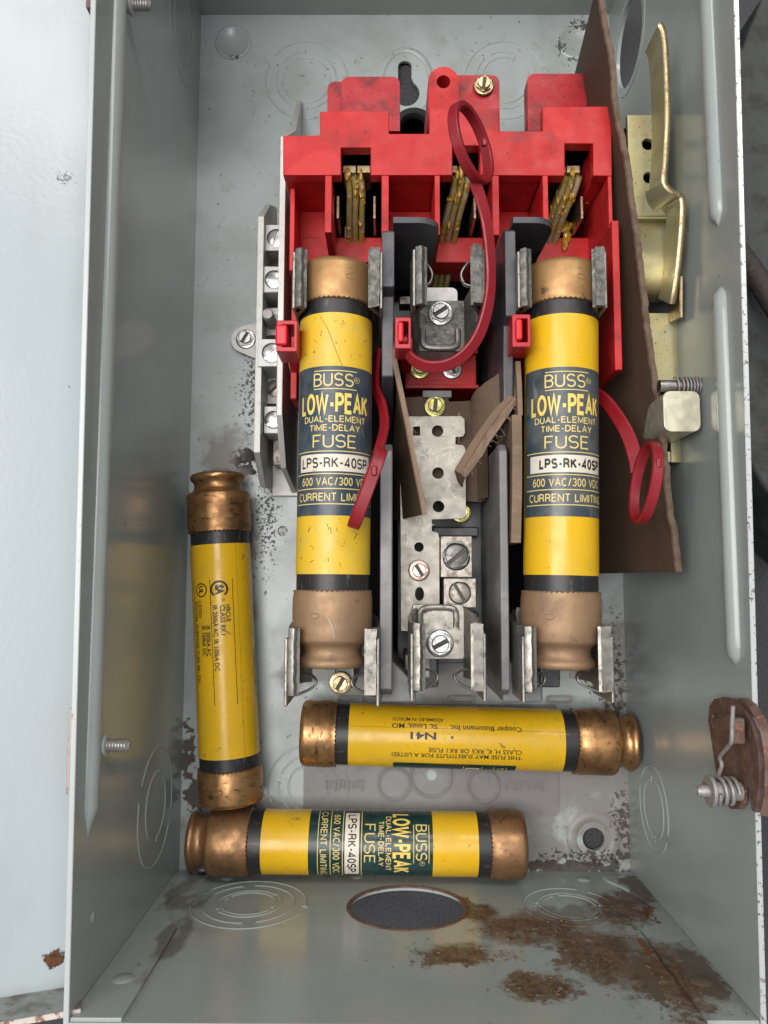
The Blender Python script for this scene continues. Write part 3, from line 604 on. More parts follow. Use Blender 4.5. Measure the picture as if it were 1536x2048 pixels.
# contact blades with amber grease
def blob(mb, c, r, seed, n=10):
    rnd = random.Random(seed); prof = [(max(0.01, math.sin(math.pi*i/6)), -math.cos(math.pi*i/6)) for i in range(7)]
    b = len(mb.v); mb.lathe(prof, (0,0,0), 'z', n)
    ph = Vector((rnd.random()*9, rnd.random()*9, rnd.random()*9))
    for i in range(b, len(mb.v)):
        v = mb.v[i]; k = 1+0.45*mnoise.noise(v*1.3+ph)
        mb.v[i] = Vector(c) + Vector((v.x*r[0]*k, v.y*r[1]*k, v.z*r[2]*k))
for si, (px, lean, seed) in enumerate(((708,0,3),(918,-6,7),(1142,-8,11))):
    xs = [FX(px-14), FX(px-2), FX(px+11)]
    for j, x in enumerate(xs):
        x += 0.2*j
        ptsA = [(x-0.6, FY(480), 26), (x-0.5, FY(420), 44), (x-0.2, FY(375), 56), (x+0.3, FY(345), 63), (x-0.4, FY(322), 67)]
        if lean: ptsA = [(p[0]+lean*0.12*(k-1.5)*-1, p[1], p[2]) for k, p in enumerate(ptsA)]
        if lean: ptsA = [(p[0]+(0.9*lean*0.12)*(3-k), p[1], p[2]) for k, p in enumerate(ptsA)]
        mb = MB(); mb.sweep(smooth_path(ptsA, 5), rectprof(2.1, 5.0, 0.5), (1,0,0)); part('contact_blade', mb, m_contact, red_t, ang=50)
        mb = MB(); rnd = random.Random(seed*5+j)
        sp = smooth_path(ptsA, 8)
        for q in range(12):
            p = sp[rnd.randrange(4, len(sp))]
            blob(mb, p+Vector((rnd.uniform(-0.7,0.7), rnd.uniform(-0.5,0.5), 2.2)), (rnd.uniform(0.5,1.0), rnd.uniform(1.0,3.0), rnd.uniform(0.4,0.9)), seed+q)
        part('grease', mb, m_grease, red_t, ang=80, kind='stuff')
    mb = MB(); x0 = FX(px-26); x1 = FX(px+32)
    mb.box(x0, (x0+x1)/2-0.15, FY(318), FY(303), 55, 68); mb.box((x0+x1)/2+0.15, x1, FY(318), FY(303), 55, 68); part('contact_bar', mb, m_brassedge, red_t, bev=0.3, kind='stuff')
    for x in (FX(px-37), FX(px+40)):
        mb = MB(); mb.box(x-0.5, x+0.5, FY(402), FY(355), 45, 64); part('side_contact', mb, metal_mat('bronze_contact%d'%int(x*10), (0.42,0.30,0.20), 0.35, (0.2,0.12,0.07)), red_t, bev=0.2)
    mb = MB(); mb.box(FX(px-28), FX(px-22), FY(425), FY(375), 30, 48); part('grey_arm', mb, m_galv, red_t, bev=0.5)
mb = MB(); g = P(1130,468,ZD); 
for k,(dx,dy,rx,ry) in enumerate(((0,2.5,2.3,2.8),(0.5,-1,1.8,2.6),(-0.3,-4,1.3,2.6),(2,3,1.5,1.2))): blob(mb, (g.x+dx,g.y+dy,ZD+0.8), (rx,ry,1.1), 40+k, 14)
part('grease', mb, m_grease, red_t, ang=80, kind='stuff')
mb = MB(); g = P(1170,375,55)
for k,(dx,dy,rx,ry) in enumerate(((0,0,1.0,2.0),(0.8,-3,1.6,1.0),(0.5,-5.5,0.8,1.8))): blob(mb, (g.x+dx,g.y+dy,56), (rx,ry,0.9), 60+k, 12)
part('grease', mb, m_grease, red_t, ang=80, kind='stuff')
# lower terminal tray of the switch base
tz = 40.0
a, b = P(810,700,tz), P(953,772,tz)
mb = MB(); mb.box(a.x, b.x, b.y, a.y+8, tz-22, tz); part('terminal_tray', mb, m_red, red_t, bev=0.4)
mb = MB(); mb.box(a.x, b.x+0.6, b.y-1.6, b.y-0.02, tz-24, tz+2.5); part('tray_lip', mb, m_red, red_t, bev=0.3)
mb = MB(); c = P(935,702,tz+3); mb.box(c.x, b.x+0.4, c.y-1.0, c.y+0.6, tz+0.02, tz+3.4); part('tray_lip', mb, m_red, red_t, bev=0.3)
screw('hex_screw', red_t, P(904,738,tz+0.1), 4.1, m_screw, 110, 2.6)
screw('hex_screw', red_t, P(840,737,tz+0.1), 4.3, m_screwyel, 150, 2.6)

# ------------------------------------------------------------------ fuse base: bed painted black for the shade on it and charcoal phase barriers
base_t = thing('fuse_holder', 'charcoal moulded fuse base with two tall phase barriers between the fuse poles', 'fuse holder', (20,40,0))
xl, xrr = P(606,1000,20).x, P(1190,1000,20).x
mb = MB(); mb.box(xl, xrr, P(880,1318,20).y, FY(530), 0.3, 18); part('base_bed', mb, m_shadeblack, base_t, bev=0.5)
mb = MB(); mb.box(P(795,1100,36).x, P(985,1100,36).x, P(880,1330,36).y, P(880,1000,36).y, 18.1, 30); part('centre_bed', mb, m_dgrey, base_t, bev=0.5)
for c0, c1, py in ((866,905,1225),(866,905,1052)):
    mb = MB(); p = P(c0,py,42); q = P(960,py+ (22 if py>1100 else 20),42); mb.box(p.x, q.x, q.y, p.y, 30.1, 38); part('bed_step', mb, m_dgrey, base_t, bev=0.6)
def barrier(pxs, name='phase_barrier'):
    (ua, ub, uy0, uy1), (la, lb, ly0, ly1), foot, sgn = pxs
    zu, zl = 90.0, 82.0
    x0, x1 = P(ua,600,zu).x, P(ub,600,zu).x
    y_top, y_mid = P(780,uy0,zu).y, P(780,uy1,zu).y
    X_0, X_1 = P(la,1100,zl).x, P(lb,1100,zl).x
    yl0, yl1 = P(780,ly0,zl).y, P(780,ly1,zl).y
    mb = MB(); mb.plate([(y_mid-6,18),(y_top,18),(y_top,zu-5),(y_top-2.5,zu),(y_mid+28,zu),(y_mid+27,zu-6),(y_mid,zu-8),(y_mid-6,zu-26)], o=(x0+1.0,0,0), u=(0,1,0), v=(0,0,1), t=x1-x0-1.2)
    b = part(name, mb, m_dgrey, base_t, bev=0.6)
    mb = MB(); mb.plate([(yl1,2.0),(yl0+0.5,2.0),(yl0,zl-3),(yl0-2.5,zl),(yl1+2,zl),(yl1,zl-4)], o=(X_0,0,0), u=(0,1,0), v=(0,0,1), t=X_1-X_0); part(name, mb, m_lgrey, base_t, bev=0.5)
    return b
bl = barrier(((757,790,448,740),(760,785,886,1392),None,1))
br = barrier(((1005,1034,446,800),(1000,1017,886,1392),None,1))
# arc shields turned off the top of each barrier
for px0, px1, bb in ((786,880,bl),(1026,1112,br)):
    z1 = 89.0; p, q = P(px0,446,z1), P(px1,446,z1)
    o = [(p.x,30),(q.x-1.5,30),(q.x,z1-10)] + [(q.x-7+7*math.cos(math.radians(a)), z1-7+7*math.sin(math.radians(a))) for a in range(0,91,15)] + [(p.x,z1)]
    mb = MB(); mb.plate(o, o=(0,p.y,0), u=(1,0,0), v=(0,0,1), t=-2.2); part('arc_shield', mb, m_dgrey, bb, bev=0.5)
# feet at the lower end
for px0, px1, px2 in ((760,785,832),(1003,1018,1086)):
    z1 = 74.0; a, b, c = P(px0,1345,z1), P(px1,1345,z1), P(px2,1405,z1); a.x += 0.3
    mb = MB(); mb.plate([(a.x,a.y+8),(a.x,c.y),(c.x,c.y),(c.x,c.y+6),(b.x,a.y+4)], o=(0,0,2), t=z1-2); part('barrier_foot', mb, m_lgrey, base_t, bev=0.7)
for px in (856,690,1100):
    p = P(px,1362,36); mb = MB(); mb.box(p.x-4, p.x+4, p.y-2.5, p.y+10, 2, 36); part('lower_post', mb, m_dgrey, base_t, bev=0.8)
screw('hex_screw', base_t, P(681,1366,37), 4.4, m_screwgold, 60, 2.4)

# ------------------------------------------------------------------ tinned line plate and wire lugs in the middle pole
pz = 57.0
plate_t = thing('line_terminal_plate', 'scratched tinned steel terminal plate with round holes in the middle pole', 'terminal plate', tuple(P(868,1050,30)))
def pp(l, z=pz): return [(P(x,y,z).x, P(x,y,z).y) for x, y in l]
outl = pp([(799,840),(803,833),(922,832),(929,838),(930,866),(926,873),(911,874),(911,889),(926,890),(931,897),(932,1030),(927,1037),(864,1039),(864,1062),(876,1066),(879,1076),(879,1215),(866,1222),(866,1262),(802,1262),(801,1040)])
def hpx(x, y, r, ry=None, n=22):
    c = P(x,y,pz); k = 1550/(337.4-pz); return circ(c.x, c.y, r/k, n, (ry or r)/k)
holes = [hpx(875,862,11.5), hpx(876,946,11.5), hpx(877,1013,11.5), hpx(838,1094,9.5), hpx(839,1188,9,13.5)]
k = [(826,853),(840,853),(840,871),(826,871)]; holes.append(pp(k))
mb = MB(); mb.plate(outl[::-1], holes, o=(0,0,pz-1.6), t=1.6); tp = part('plate', mb, m_tin, plate_t, bev=0.35)
mb = MB(); rnd = random.Random(5)
for i in range(330):      # bright scratches
    if rnd.random() < 0.7: px, py = rnd.uniform(815,925), rnd.uniform(838,1032)
    else: px, py = rnd.uniform(806,870), rnd.uniform(1040,1235)
    p = P(px,py,pz+0.03); a = rnd.uniform(0,6.28); L = rnd.uniform(1.0,5.0); cv = rnd.uniform(-0.9,0.9)
    d = Vector((math.cos(a),math.sin(a),0)); e = Vector((-d.y,d.x,0))
    bad = any((px-hx)**2+(py-hy)**2 < 36**2 for hx,hy in ((875,862),(876,946),(877,1013),(838,1094),(839,1141),(839,1188)))
    if bad or not (808 < px+L*5*d.x < 926) : continue
    if 866 < px+L*5*d.x and py > 1035: continue
    pts = [p + d*L*t + e*cv*L*t*t for t in (0,0.33,0.66,1)]
    w = rnd.uniform(0.025,0.075)
    for q in range(3):
        A, B = pts[q], pts[q+1]; s1 = w*(1-abs(q/3-0.5)); mb.add([A-e*s1,B-e*s1,B+e*s1,A+e*s1],[[0,1,2,3]])
part('scratches', mb, mk('fresh_scratch', (0.62,0.59,0.53), 0.4, 0.6), tp, kind='stuff')
screw('hex_screw', plate_t, P(838,1141,pz+0.05), 3.9, m_screwpink, 122, 2.4)
def lug(px0, px1, py0, py1, z1, sm, slot, sr, label):
    a, b = P(px0,py0,z1), P(px1,py1,z1)
    t = thing('wire_lug', label, 'wire lug', ((a.x+b.x)/2,(a.y+b.y)/2,30), group='wire lugs in the middle pole')
    mb = MB(); mb.plate([(a.x,b.y),(b.x,b.y),(b.x,a.y),(a.x,a.y)], [circ((a.x+b.x)/2,(a.y+b.y)/2,sr+0.25,24)], o=(0,0,31), t=z1-31); part('lug_body', mb, m_lug, t, bev=0.35)
    screw('clamp_screw', t, ((a.x+b.x)/2,(a.y+b.y)/2,z1-1.9), sr, sm, slot, 2.2, washer=False, hexh=False)
    return t
l1 = lug(881,945,1072,1155,59, m_screwdark, 40, 4.6, 'upper square tinned wire lug with dark hex ringed slotted screw')
l2 = lug(887,953,1156,1216,57, m_lug, 120, 3.7, 'lower square tinned wire lug with pale slotted screw')
mb = MB(); c = P(913,1108,59); hx = [(c.x+5.2*math.cos(math.radians(60*i+10)), c.y+5.2*math.sin(math.radians(60*i+10))) for i in range(6)]
mb.plate(hx, [circ(c.x,c.y,4.3,20)], o=(0,0,58.6), t=1.0); part('hex_collar', mb, m_screwdark, l1, bev=0.2)

# ------------------------------------------------------------------ fuse clips
CZ = 59.0
def clip(label, px, py, lips, bend=0, top=True, screw_spec=None, base=True, mat=m_clipdark, zb=CZ, loops=True, yl=(-9.5,10)):
    c = P(px, py, 93); cx, cy = c.x, c.y
    t = thing('fuse_clip', label, 'fuse clip', (cx,cy,zb), group='spring fuse clips')
    s = 1 if top else -1
    if base:
        y0, y1 = cy + s*4, cy - s*15
        mb = MB(); mb.plate([(cx-9,min(y0,y1)),(cx+9,min(y0,y1)),(cx+11,cy),(cx+9,max(y0,y1)),(cx-9,max(y0,y1)),(cx-11,cy)], o=(0,0,zb), t=1.5); part('clip_base', mb, mat, t, bev=0.3)
        mb = MB(); yy = cy - s*14
        mb.tube(smooth_path([(cx-6.3,yy+s*7,zb+1.9),(cx-6.3,yy+s*2,zb+2.0),(cx-4.6,yy+s*0.3,zb+2.2),(cx,yy,zb+2.3),(cx+4.6,yy+s*0.3,zb+2.2),(cx+6.3,yy+s*2,zb+2.0),(cx+6.3,yy+s*7,zb+1.9)],5), 1.15, 10); part('raised_bar', mb, m_clip, t)
    for sg, lip in ((-1,lips[0]),(1,lips[1])):
        prof = [(min(9.5,lip+1.0),zb+0.8),(lip+1.9,zb+3.5),(lip+3.3,zb+9),(lip+3.9,zb+18),(lip+3.4,zb+25),(lip+1.0,zb+31.5),(lip+0.1,zb+34)]
        path = [(cx+sg*x, cy, z) for x, z in prof]
        sp = smooth_path(path, 5)
        W = yl[1]-yl[0]; mb = MB()
        # jaw: the profile swept over its length, notched lower corner
        pr = []
        n = len(sp); rnd = random.Random(int(px*7+py+sg))
        A = [p + Vector((0,yl[0]+ (s>0)*0.0 + 6*max(0,1-i/(n*0.55))*(-1 if s>0 else 0),0)) for i, p in enumerate(sp)]
        B = [p + Vector((0,yl[1]- 7*max(0,1-i/(n*0.55))*(1 if s>0 else -0.6),0)) for i, p in enumerate(sp)]
        mb.ruled(A, B, 1.3, 8); j = part('jaw', mb, mat, t, ang=50)
        # rugged rolled lip on top
        mb = MB(); L = 14; ptsl = []
        for i in range(L+1):
            f = i/L; ptsl.append((cx+sg*(lip+1.5+rnd.uniform(-0.16,0.16)), cy+yl[0]+W*f, zb+34.2+rnd.uniform(-0.25,0.25)))
        mb.sweep(ptsl, [(-1.4,-1.5),(-1.1,0.1),(-0.2,0.9),(0.7,0.75),(1.7,0.1),(1.7,-1.3)] if True else [], (1*sg,0,0.0)); 
        part('rolled_lip', mb, mat, j, ang=50)
        # bright outer reinforcing spring beside the lip
        mb = MB(); xo = cx+sg*(lip+3.7)
        mb.box(xo-0.55, xo+0.55, cy+yl[0]-(0.5 if s>0 else 3.5), cy+yl[1]-(0.8 if s>0 else 3), zb+12, zb+34.4); part('reinforcing_spring', mb, m_clip, j, bev=0.45)
        if loops:
            yy = cy + (s*4.2 if s > 0 else yl[0]+0.2); z = zb+26 if s > 0 else zb+22
            xi = cx+sg*(lip+2.6)
            if s > 0: lp = [(xi,yy+4.2,z+3),(xi-sg*3.2,yy+3.4,z),(xi-sg*5.3,yy+0.2,z-1),(xi-sg*4.2,yy-3.2,z-1),(xi-sg*1.2,yy-4.6,z),(xi+sg*0.5,yy-5,z)]
            else: lp = [(xi,yy-0.8,z+8),(xi-sg*2.6,yy-0.6,z+6),(xi-sg*6.4,yy+1.0,z+3),(xi-sg*7.4,yy+3.0,z+2),(xi-sg*5.4,yy+4.6,z),(xi-sg*3.0,yy+4.8,z-1)]
            mb = MB(); mb.sweep(smooth_path(lp,6), rectprof(2.0,0.8,0.25), (0,0,1)); part('spring_loop', mb, m_clip, j, ang=50)
    if screw_spec: screw('hex_screw', t, screw_spec[0], screw_spec[1], screw_spec[2], screw_spec[3], 3.0)
    return t
clip('grey spring clip gripping the upper cap of the fuse nearest the left wall', 675, 558, (10.5,10.5))
clip('empty upper spring clip with bright slotted screw in the middle pole', 894, 553, (7.0,8.2), screw_spec=(P(881,627,CZ+1.6),4.7,m_screw,33))
clip('grey spring clip gripping the upper cap of the fuse nearest the brown sheet', 1123, 557, (10.2,10.5))
clip('lower spring clip round the grooved cap of the fuse nearest the left wall', 664, 1322, (10.6,10.6), top=False, mat=m_clip, yl=(-10.5,10))
clip('empty lower spring clip with slotted screw in the middle pole', 890, 1312, (6.6,8.6), top=False, mat=m_clip, screw_spec=(P(880,1287,CZ+1.6),4.9,m_screw,28), yl=(-10.5,10))
clip('lower spring clip round the grooved cap of the fuse nearest the brown sheet', 1127, 1318, (8.8,11.4), top=False, mat=m_clip, yl=(-10,10))
# cast terminal under the empty upper clip
term_t = thing('cast_terminal', 'pale cast aluminium terminal under the empty upper clip', 'terminal', tuple(P(875,650,10)))
a, b = P(826,705,CZ-1), P(915,575,CZ-1)
mb = MB(); mb.plate(rrect(a.x+0.6,b.x,a.y,b.y,2.2), o=(0,0,22), t=CZ-1-22); part('terminal_body', mb, m_alum, term_t, bev=1.2, seg=3)
mb = MB(); c = P(810,600,40); mb.box(c.x-2.2,c.x+8,c.y-1.6,c.y+1.6,32,40); part('side_pin', mb, m_lug, term_t, bev=0.3)
mb = MB(); c = P(808,1325,36); mb.box(c.x-0.2,c.x+9,c.y-3.5,c.y+5,30,CZ-2); part('bus_end', mb, m_tin, plate_t, bev=0.6)
# ------------------------------------------------------------------ lettering
_cache = {}
def text_verts(s, bold=0.0):
    """built-in typeface outline -> (verts2d, faces), lower left at 0,0, cap height 1"""
    if (s, bold) in _cache: return _cache[(s, bold)]
    cu = bpy.data.curves.new('lettering', 'FONT'); cu.body = s; cu.size = 1; cu.resolution_u = 2; cu.offset = bold
    o = bpy.data.objects.new('lettering_tmp', cu); COL.objects.link(o)
    dg = bpy.context.evaluated_depsgraph_get(); me = bpy.data.meshes.new_from_object(o.evaluated_get(dg))
    bm = bmesh.new(); bm.from_mesh(me)
    bmesh.ops.remove_doubles(bm, verts=bm.verts, dist=1e-5)
    xs = [v.co.x for v in bm.verts]; lo, hi = min(xs), max(xs)
    x = lo + 0.18
    while x < hi:
        bmesh.ops.bisect_plane(bm, geom=bm.verts[:]+bm.edges[:]+bm.faces[:], plane_co=(x,0,0), plane_no=(1,0,0)); x += 0.18
    for y in (0.15,0.3,0.45,0.6):
        bmesh.ops.bisect_plane(bm, geom=bm.verts[:]+bm.edges[:]+bm.faces[:], plane_co=(0,y,0), plane_no=(0,1,0))
    bm.verts.ensure_lookup_table()
    cap = 0.73
    vv = [((v.co.x-lo)/cap, v.co.y/cap) for v in bm.verts]; ff = [[v.index for v in f.verts] for f in bm.faces]
    bm.free(); bpy.data.objects.remove(o); bpy.data.meshes.remove(me); bpy.data.curves.remove(cu)
    _cache[(s, bold)] = (vv, ff, (hi-lo)/cap); return _cache[(s, bold)]

def _arc(cx, cy, rx, ry, a0, a1, n=12):
    return [(cx+rx*math.cos(math.radians(a0+(a1-a0)*i/n)), cy+ry*math.sin(math.radians(a0+(a1-a0)*i/n))) for i in range(n+1)]
def _S(w): return _arc(w/2,.74,w/2,.26,28,270,14)+_arc(w/2,.26,w/2,.26,90,-152,14)[1:]
GL = {
 'A': (.68,[[(0,0),(.34,1),(.68,0)],[(.12,.33),(.56,.33)]]), 'B': (.58,[[(.3,.53),(0,.53)],[(.3,0),(0,0),(0,1),(.3,1)]+_arc(.3,.765,.25,.235,90,-90)[1:],_arc(.3,.265,.28,.265,90,-90)]),
 'C': (.68,[_arc(.36,.5,.36,.5,48,312,18)]), 'D': (.64,[[(.28,0),(0,0),(0,1),(.28,1)]+_arc(.28,.5,.36,.5,90,-90,16)[1:-1]+[(.28,0)]]),
 'E': (.54,[[(.54,0),(0,0),(0,1),(.54,1)],[(0,.53),(.48,.53)]]), 'F': (.52,[[(0,0),(0,1),(.52,1)],[(0,.52),(.44,.52)]]),
 'G': (.70,[_arc(.36,.5,.36,.5,48,340,20)+[(.70,.45),(.42,.45)],[(.70,.45),(.70,0)]]), 'I': (.02,[[(.01,0),(.01,1)]]),
 'K': (.60,[[(0,0),(0,1)],[(.56,1),(0,.40)],[(.20,.60),(.60,0)]]), 'L': (.48,[[(0,1),(0,0),(.48,0)]]), 'M': (.74,[[(0,0),(0,1),(.37,.12),(.74,1),(.74,0)]]),
 'N': (.62,[[(0,0),(0,1),(.62,0),(.62,1)]]), 'O': (.74,[_arc(.37,.5,.37,.5,90,450,28)]), 'P': (.56,[[(0,0),(0,1),(.3,1)]+_arc(.3,.74,.26,.26,90,-90)[1:]+[(0,.48)]]),
 'R': (.60,[[(0,0),(0,1),(.3,1)]+_arc(.3,.75,.25,.25,90,-90)[1:]+[(0,.5)],[(.3,.5),(.46,.45),(.53,.3),(.55,.1),(.60,0)]]), 'S': (.58,[_S(.58)]),
 'T': (.58,[[(0,1),(.58,1)],[(.29,1),(.29,0)]]), 'U': (.60,[[(0,1),(0,.3)]+_arc(.30,.3,.30,.3,180,360,14)[1:]+[(.60,1)]]), 'V': (.64,[[(0,1),(.32,0),(.64,1)]]),
 'W': (1.0,[[(0,1),(.25,0),(.5,1),(.75,0),(1.0,1)]]), 'Y': (.62,[[(0,1),(.31,.44),(.62,1)],[(.31,.44),(.31,0)]]), '0': (.50,[_arc(.25,.5,.25,.5,90,450,24)]),
 '3': (.52,[_arc(.26,.75,.24,.25,150,-80)+_arc(.26,.26,.26,.26,80,-150)]), '4': (.54,[[(.54,.26),(0,.26),(.40,1),(.40,0)]]), '6': (.52,[_arc(.26,.31,.26,.31,90,450,22),[(.01,.33),(.04,.62),(.15,.88),(.30,1.0),(.46,.9)]]),
 '/': (.34,[[(0,-.05),(.34,1.05)]]), '-': (.28,[[(0,.42),(.28,.42)]]), ' ': (.22,[])}
def stroke_text(mb, s, ang, base, h, w, wt, r0=None):
    """plain sans-serif capitals drawn as flat strokes of weight wt (fraction of height)"""
    r0 = r0 or RL+0.09
    gap = 0.12 + wt*0.85
    tot = sum(GL[c][0] for c in s) + gap*(len(s)-1) + wt; sx = w/tot
    x = wt/2; k = 0
    for c in s:
        gw, strokes = GL[c]
        for st in strokes:
            k += 1; r = r0 + 0.006*(k % 6)
            P2 = [((x+q[0])*sx - w/2, (wt/2 + q[1]*(1-wt))*h) for q in st]
            # resample so that long strokes follow the barrel
            Q = [P2[0]]
            for a, b in zip(P2, P2[1:]):
                m = max(1, int(abs(b[0]-a[0])/1.2))
                Q += [(a[0]+(b[0]-a[0])*i/m, a[1]+(b[1]-a[1])*i/m) for i in range(1, m+1)]
            L, R = [], []; n = len(Q); hw = wt*h/2; hwx = hw*min(1.15, max(0.6, sx/h))
            loop = abs(Q[0][0]-Q[-1][0])+abs(Q[0][1]-Q[-1][1]) < 1e-6
            for i in range(n):
                pa = Q[i-1] if i else (Q[-2] if loop else None); pb = Q[i+1] if i < n-1 else (Q[1] if loop else None)
                d1 = Vector((Q[i][0]-pa[0], Q[i][1]-pa[1])).normalized() if pa else None
                d2 = Vector((pb[0]-Q[i][0], pb[1]-Q[i][1])).normalized() if pb else None
                if d1 is None: d1 = d2
                if d2 is None: d2 = d1
                n1 = Vector((-d1.y, d1.x)); n2 = Vector((-d2.y, d2.x)); m = n1+n2
                m = n1 if m.length < 1e-4 else m.normalized(); sc2 = min(2.2, 1/max(0.35, m.dot(n1)))
                ox, oy = m.x*hwx*sc2, m.y*hw*sc2
                L.append((Q[i][0]+ox, Q[i][1]+oy)); R.append((Q[i][0]-ox, Q[i][1]-oy))
            vv = [cyl(ang+math.degrees(p[0]/RL), base+p[1], r) for ab in zip(L, R) for p in ab]
            mb.add(vv, [[2*i,2*i+1,2*i+3,2*i+2] for i in range(n-1)])
        x += gw + gap

LF = 134.6; AX = LF/140.0; RL = 12.3; RC = 13.1
def cyl(a_deg, y, r): a = math.radians(a_deg); return Vector((r*math.sin(a), y*AX, r*math.cos(a)))
def around(mb, s, ang, base, h, w, bold=0.0, r=RL+0.09):
    """reads round the barrel, upright along its axis; ang = centre"""
    vv, ff, W = text_verts(s, bold); sx = w/W
    mb.add([cyl(ang + math.degrees((x*sx - w/2)/RL), base + y*h, r) for x, y in vv], ff)
def along(mb, s, ang, y0, h, w, bold=0.0, r=RL+0.09):
    """reads along the barrel from the grooved end; ang = middle of the letters"""
    vv, ff, W = text_verts(s, bold); sx = w/W
    mb.add([cyl(ang - math.degrees((y-0.5)*h/RL), y0 + x*sx, r) for x, y in vv], ff)
def patch(mb, a0, a1, y0, y1, r, n=None, t=0.0):
    n = n or max(2, int(abs(a1-a0)/5)); b = len(mb.v)
    mb.add([cyl(a0+(a1-a0)*i/n, y, r) for i in range(n+1) for y in (y0,y1)], [[2*i,2*i+2,2*i+3,2*i+1] for i in range(n)])
def arcring(mb, ang, yc, rad, w, a0=0, a1=360, r=RL+0.09, n=36):
    pts = []
    for i in range(n+1):
        q = math.radians(a0+(a1-a0)*i/n)
        for rr in (rad-w/2, rad+w/2):
            pts.append(cyl(ang - math.degrees(rr*math.sin(q)/RL), yc + rr*math.cos(q), r))
    mb.add(pts, [[2*i,2*i+1,2*i+3,2*i+2] for i in range(n)])
    
def fuse(label, A, yaw, roll, mats, panel=0.0, half=80, back=None, pitch=0.0, rate=(1,24.5,0.17)):
    mcap, mcap2, myel, mpan = mats
    t = thing('cartridge_fuse', label, 'fuse', A, group='yellow cartridge fuses', rot=(0,0,0))
    t.rotation_euler = (Matrix.Rotation(math.radians(yaw),3,'Z') @ Matrix.Rotation(math.radians(pitch),3,'X') @ Matrix.Rotation(math.radians(roll),3,'Y')).to_euler()
    seg = 96
    def zig(at):
        def w(i, j, r, h): return (r, h + (0.24 if i % 2 else -0.24)) if j == at else ((r-0.25, h) if False else (r, h))
        return w
    prof = [(0.01,0.3),(9.9,0.0),(10.8,0.35),(11.3,1.2),(11.3,2.2),(10.7,3.1),(9.9,3.9),(9.7,5.2),(9.8,6.6),(10.7,7.8),(12.6,8.7),(RC,9.7),(RC,14),(RC+0.05,19),(RC,23.4),(RC-0.25,24.3),(RC-0.15,25.5),(RC-0.7,25.9),(RL-0.6,25.9)]
    mb = MB(); mb.lathe([(r,h*AX) for r,h in prof], (0,0,0), 'y', seg, wob=zig(len(prof)-3)); mb.f = [f for f in mb.f]
    gc = part('grooved_cap', mb, mcap, t, ang=50)
    prof = [(RL-0.6,124.9),(RC-0.7,124.9),(RC-0.15,125.2),(RC-0.25,126.3),(RC,127.2),(RC+0.05,132),(RC,137.6),(RC-0.35,139),(RC-1.3,139.8),(9,140),(0.01,140)]
    mb = MB(); mb.lathe([(r,h*AX) for r,h in prof], (0,0,0), 'y', seg, wob=zig(2)); sc_ = part('plain_cap', mb, mcap2, t, ang=50)
    for aa, yy, pc in ((20,132.5,sc_),(-25,17.5,gc),(155,17,gc),(140,133,sc_),(-140,132,sc_)):
        mb = MB(); p = cyl(aa, yy, RC+0.02); mb.tube([cyl(aa+7*math.cos(q), yy+0.9*math.sin(q), RC+0.02) for q in [2*math.pi*i/14 for i in range(14)]], 0.16, 6, closed=True); part('stake_mark', mb, mcap, pc)
    mb = MB(); mb.lathe([(RL-0.25,25*AX),(RL-0.25,126*AX)], (0,0,0), 'y', 64); mb.f = mb.f[:-2]; part('barrel', mb, m_tubeblk, t, ang=60)
    mb = MB(); mb.lathe([(RL-0.28,31.2*AX),(RL,31.2*AX),(RL,119.8*AX),(RL-0.28,119.8*AX)], (0,0,0), 'y', 72); mb.f = mb.f[:-2]
    lab = part('paper_label', mb, myel, t, ang=40)
    mb = MB(); sa = panel+150
    mb.tube([cyl(sa,31.6,RL+0.02),cyl(sa,60,RL+0.02),cyl(sa,90,RL+0.02),cyl(sa,119.4,RL+0.02)], 0.09, 5); part('label_seam', mb, mk('brown_seam_line', (0.35,0.2,0.02), 0.5), lab)  # brown line along the label seam
    mb = MB(); patch(mb, panel-half, panel+half, 50.6, 101.2, RL+0.035); part('label_panel', mb, mpan, lab, ang=60)
    mb = MB(); patch(mb, panel-min(half-4,62), panel+min(half-4,66), 65.4, 71.2, RL+0.06); part('rating_strip', mb, m_white, lab, ang=60)
    mb = MB()
    for y in (99.4,93.2): patch(mb, panel-34, panel+34, y, y+0.32, RL+0.09)
    for y in (72.0,64.4,59.4,54.3): patch(mb, panel-72, panel+72, y, y+0.32, RL+0.09)
    stroke_text(mb, 'BUSS', panel-3, 94.2, 4.6, 13.6, 0.115); around(mb, 'R', panel+34.5, 96.3, 1.1, 0.9)
    ro = [cyl(panel+34.5+math.degrees(1.05*math.cos(q)/RL), 96.85+1.05*math.sin(q), RL+0.09) for q in [2*math.pi*i/20 for i in range(20)]]
    mb.tube(ro, 0.07, 4, closed=True)
    stroke_text(mb, 'DUAL-ELEMENT', panel, 82.0, 2.25, 22.4, 0.16); stroke_text(mb, 'TIME-DELAY', panel, 79.0, 2.25, 17.6, 0.16)
    stroke_text(mb, 'FUSE', panel, 73.3, 4.5, 14.9, 0.105)
    stroke_text(mb, '600 VAC/300 VDC', panel+3, 60.6, 2.8, 25.2, 0.15); stroke_text(mb, 'CURRENT LIMITING', panel+3, 55.4, 2.8, 28.6, 0.15)
    part('fine_print', mb, m_gold, lab, ang=60, kind='stuff')
    mb = MB(); stroke_text(mb, 'LOW-PEAK', panel-1, 84.8, 7.2, 25.2, 0.19); part('bold_print', mb, m_boldyel, lab, ang=60, kind='stuff')
    mb = MB(); stroke_text(mb, 'LPS-RK-40SP', panel+rate[0], 66.5, 3.6, rate[1], rate[2]); part('rating_print', mb, m_ink, lab, ang=60, kind='stuff')
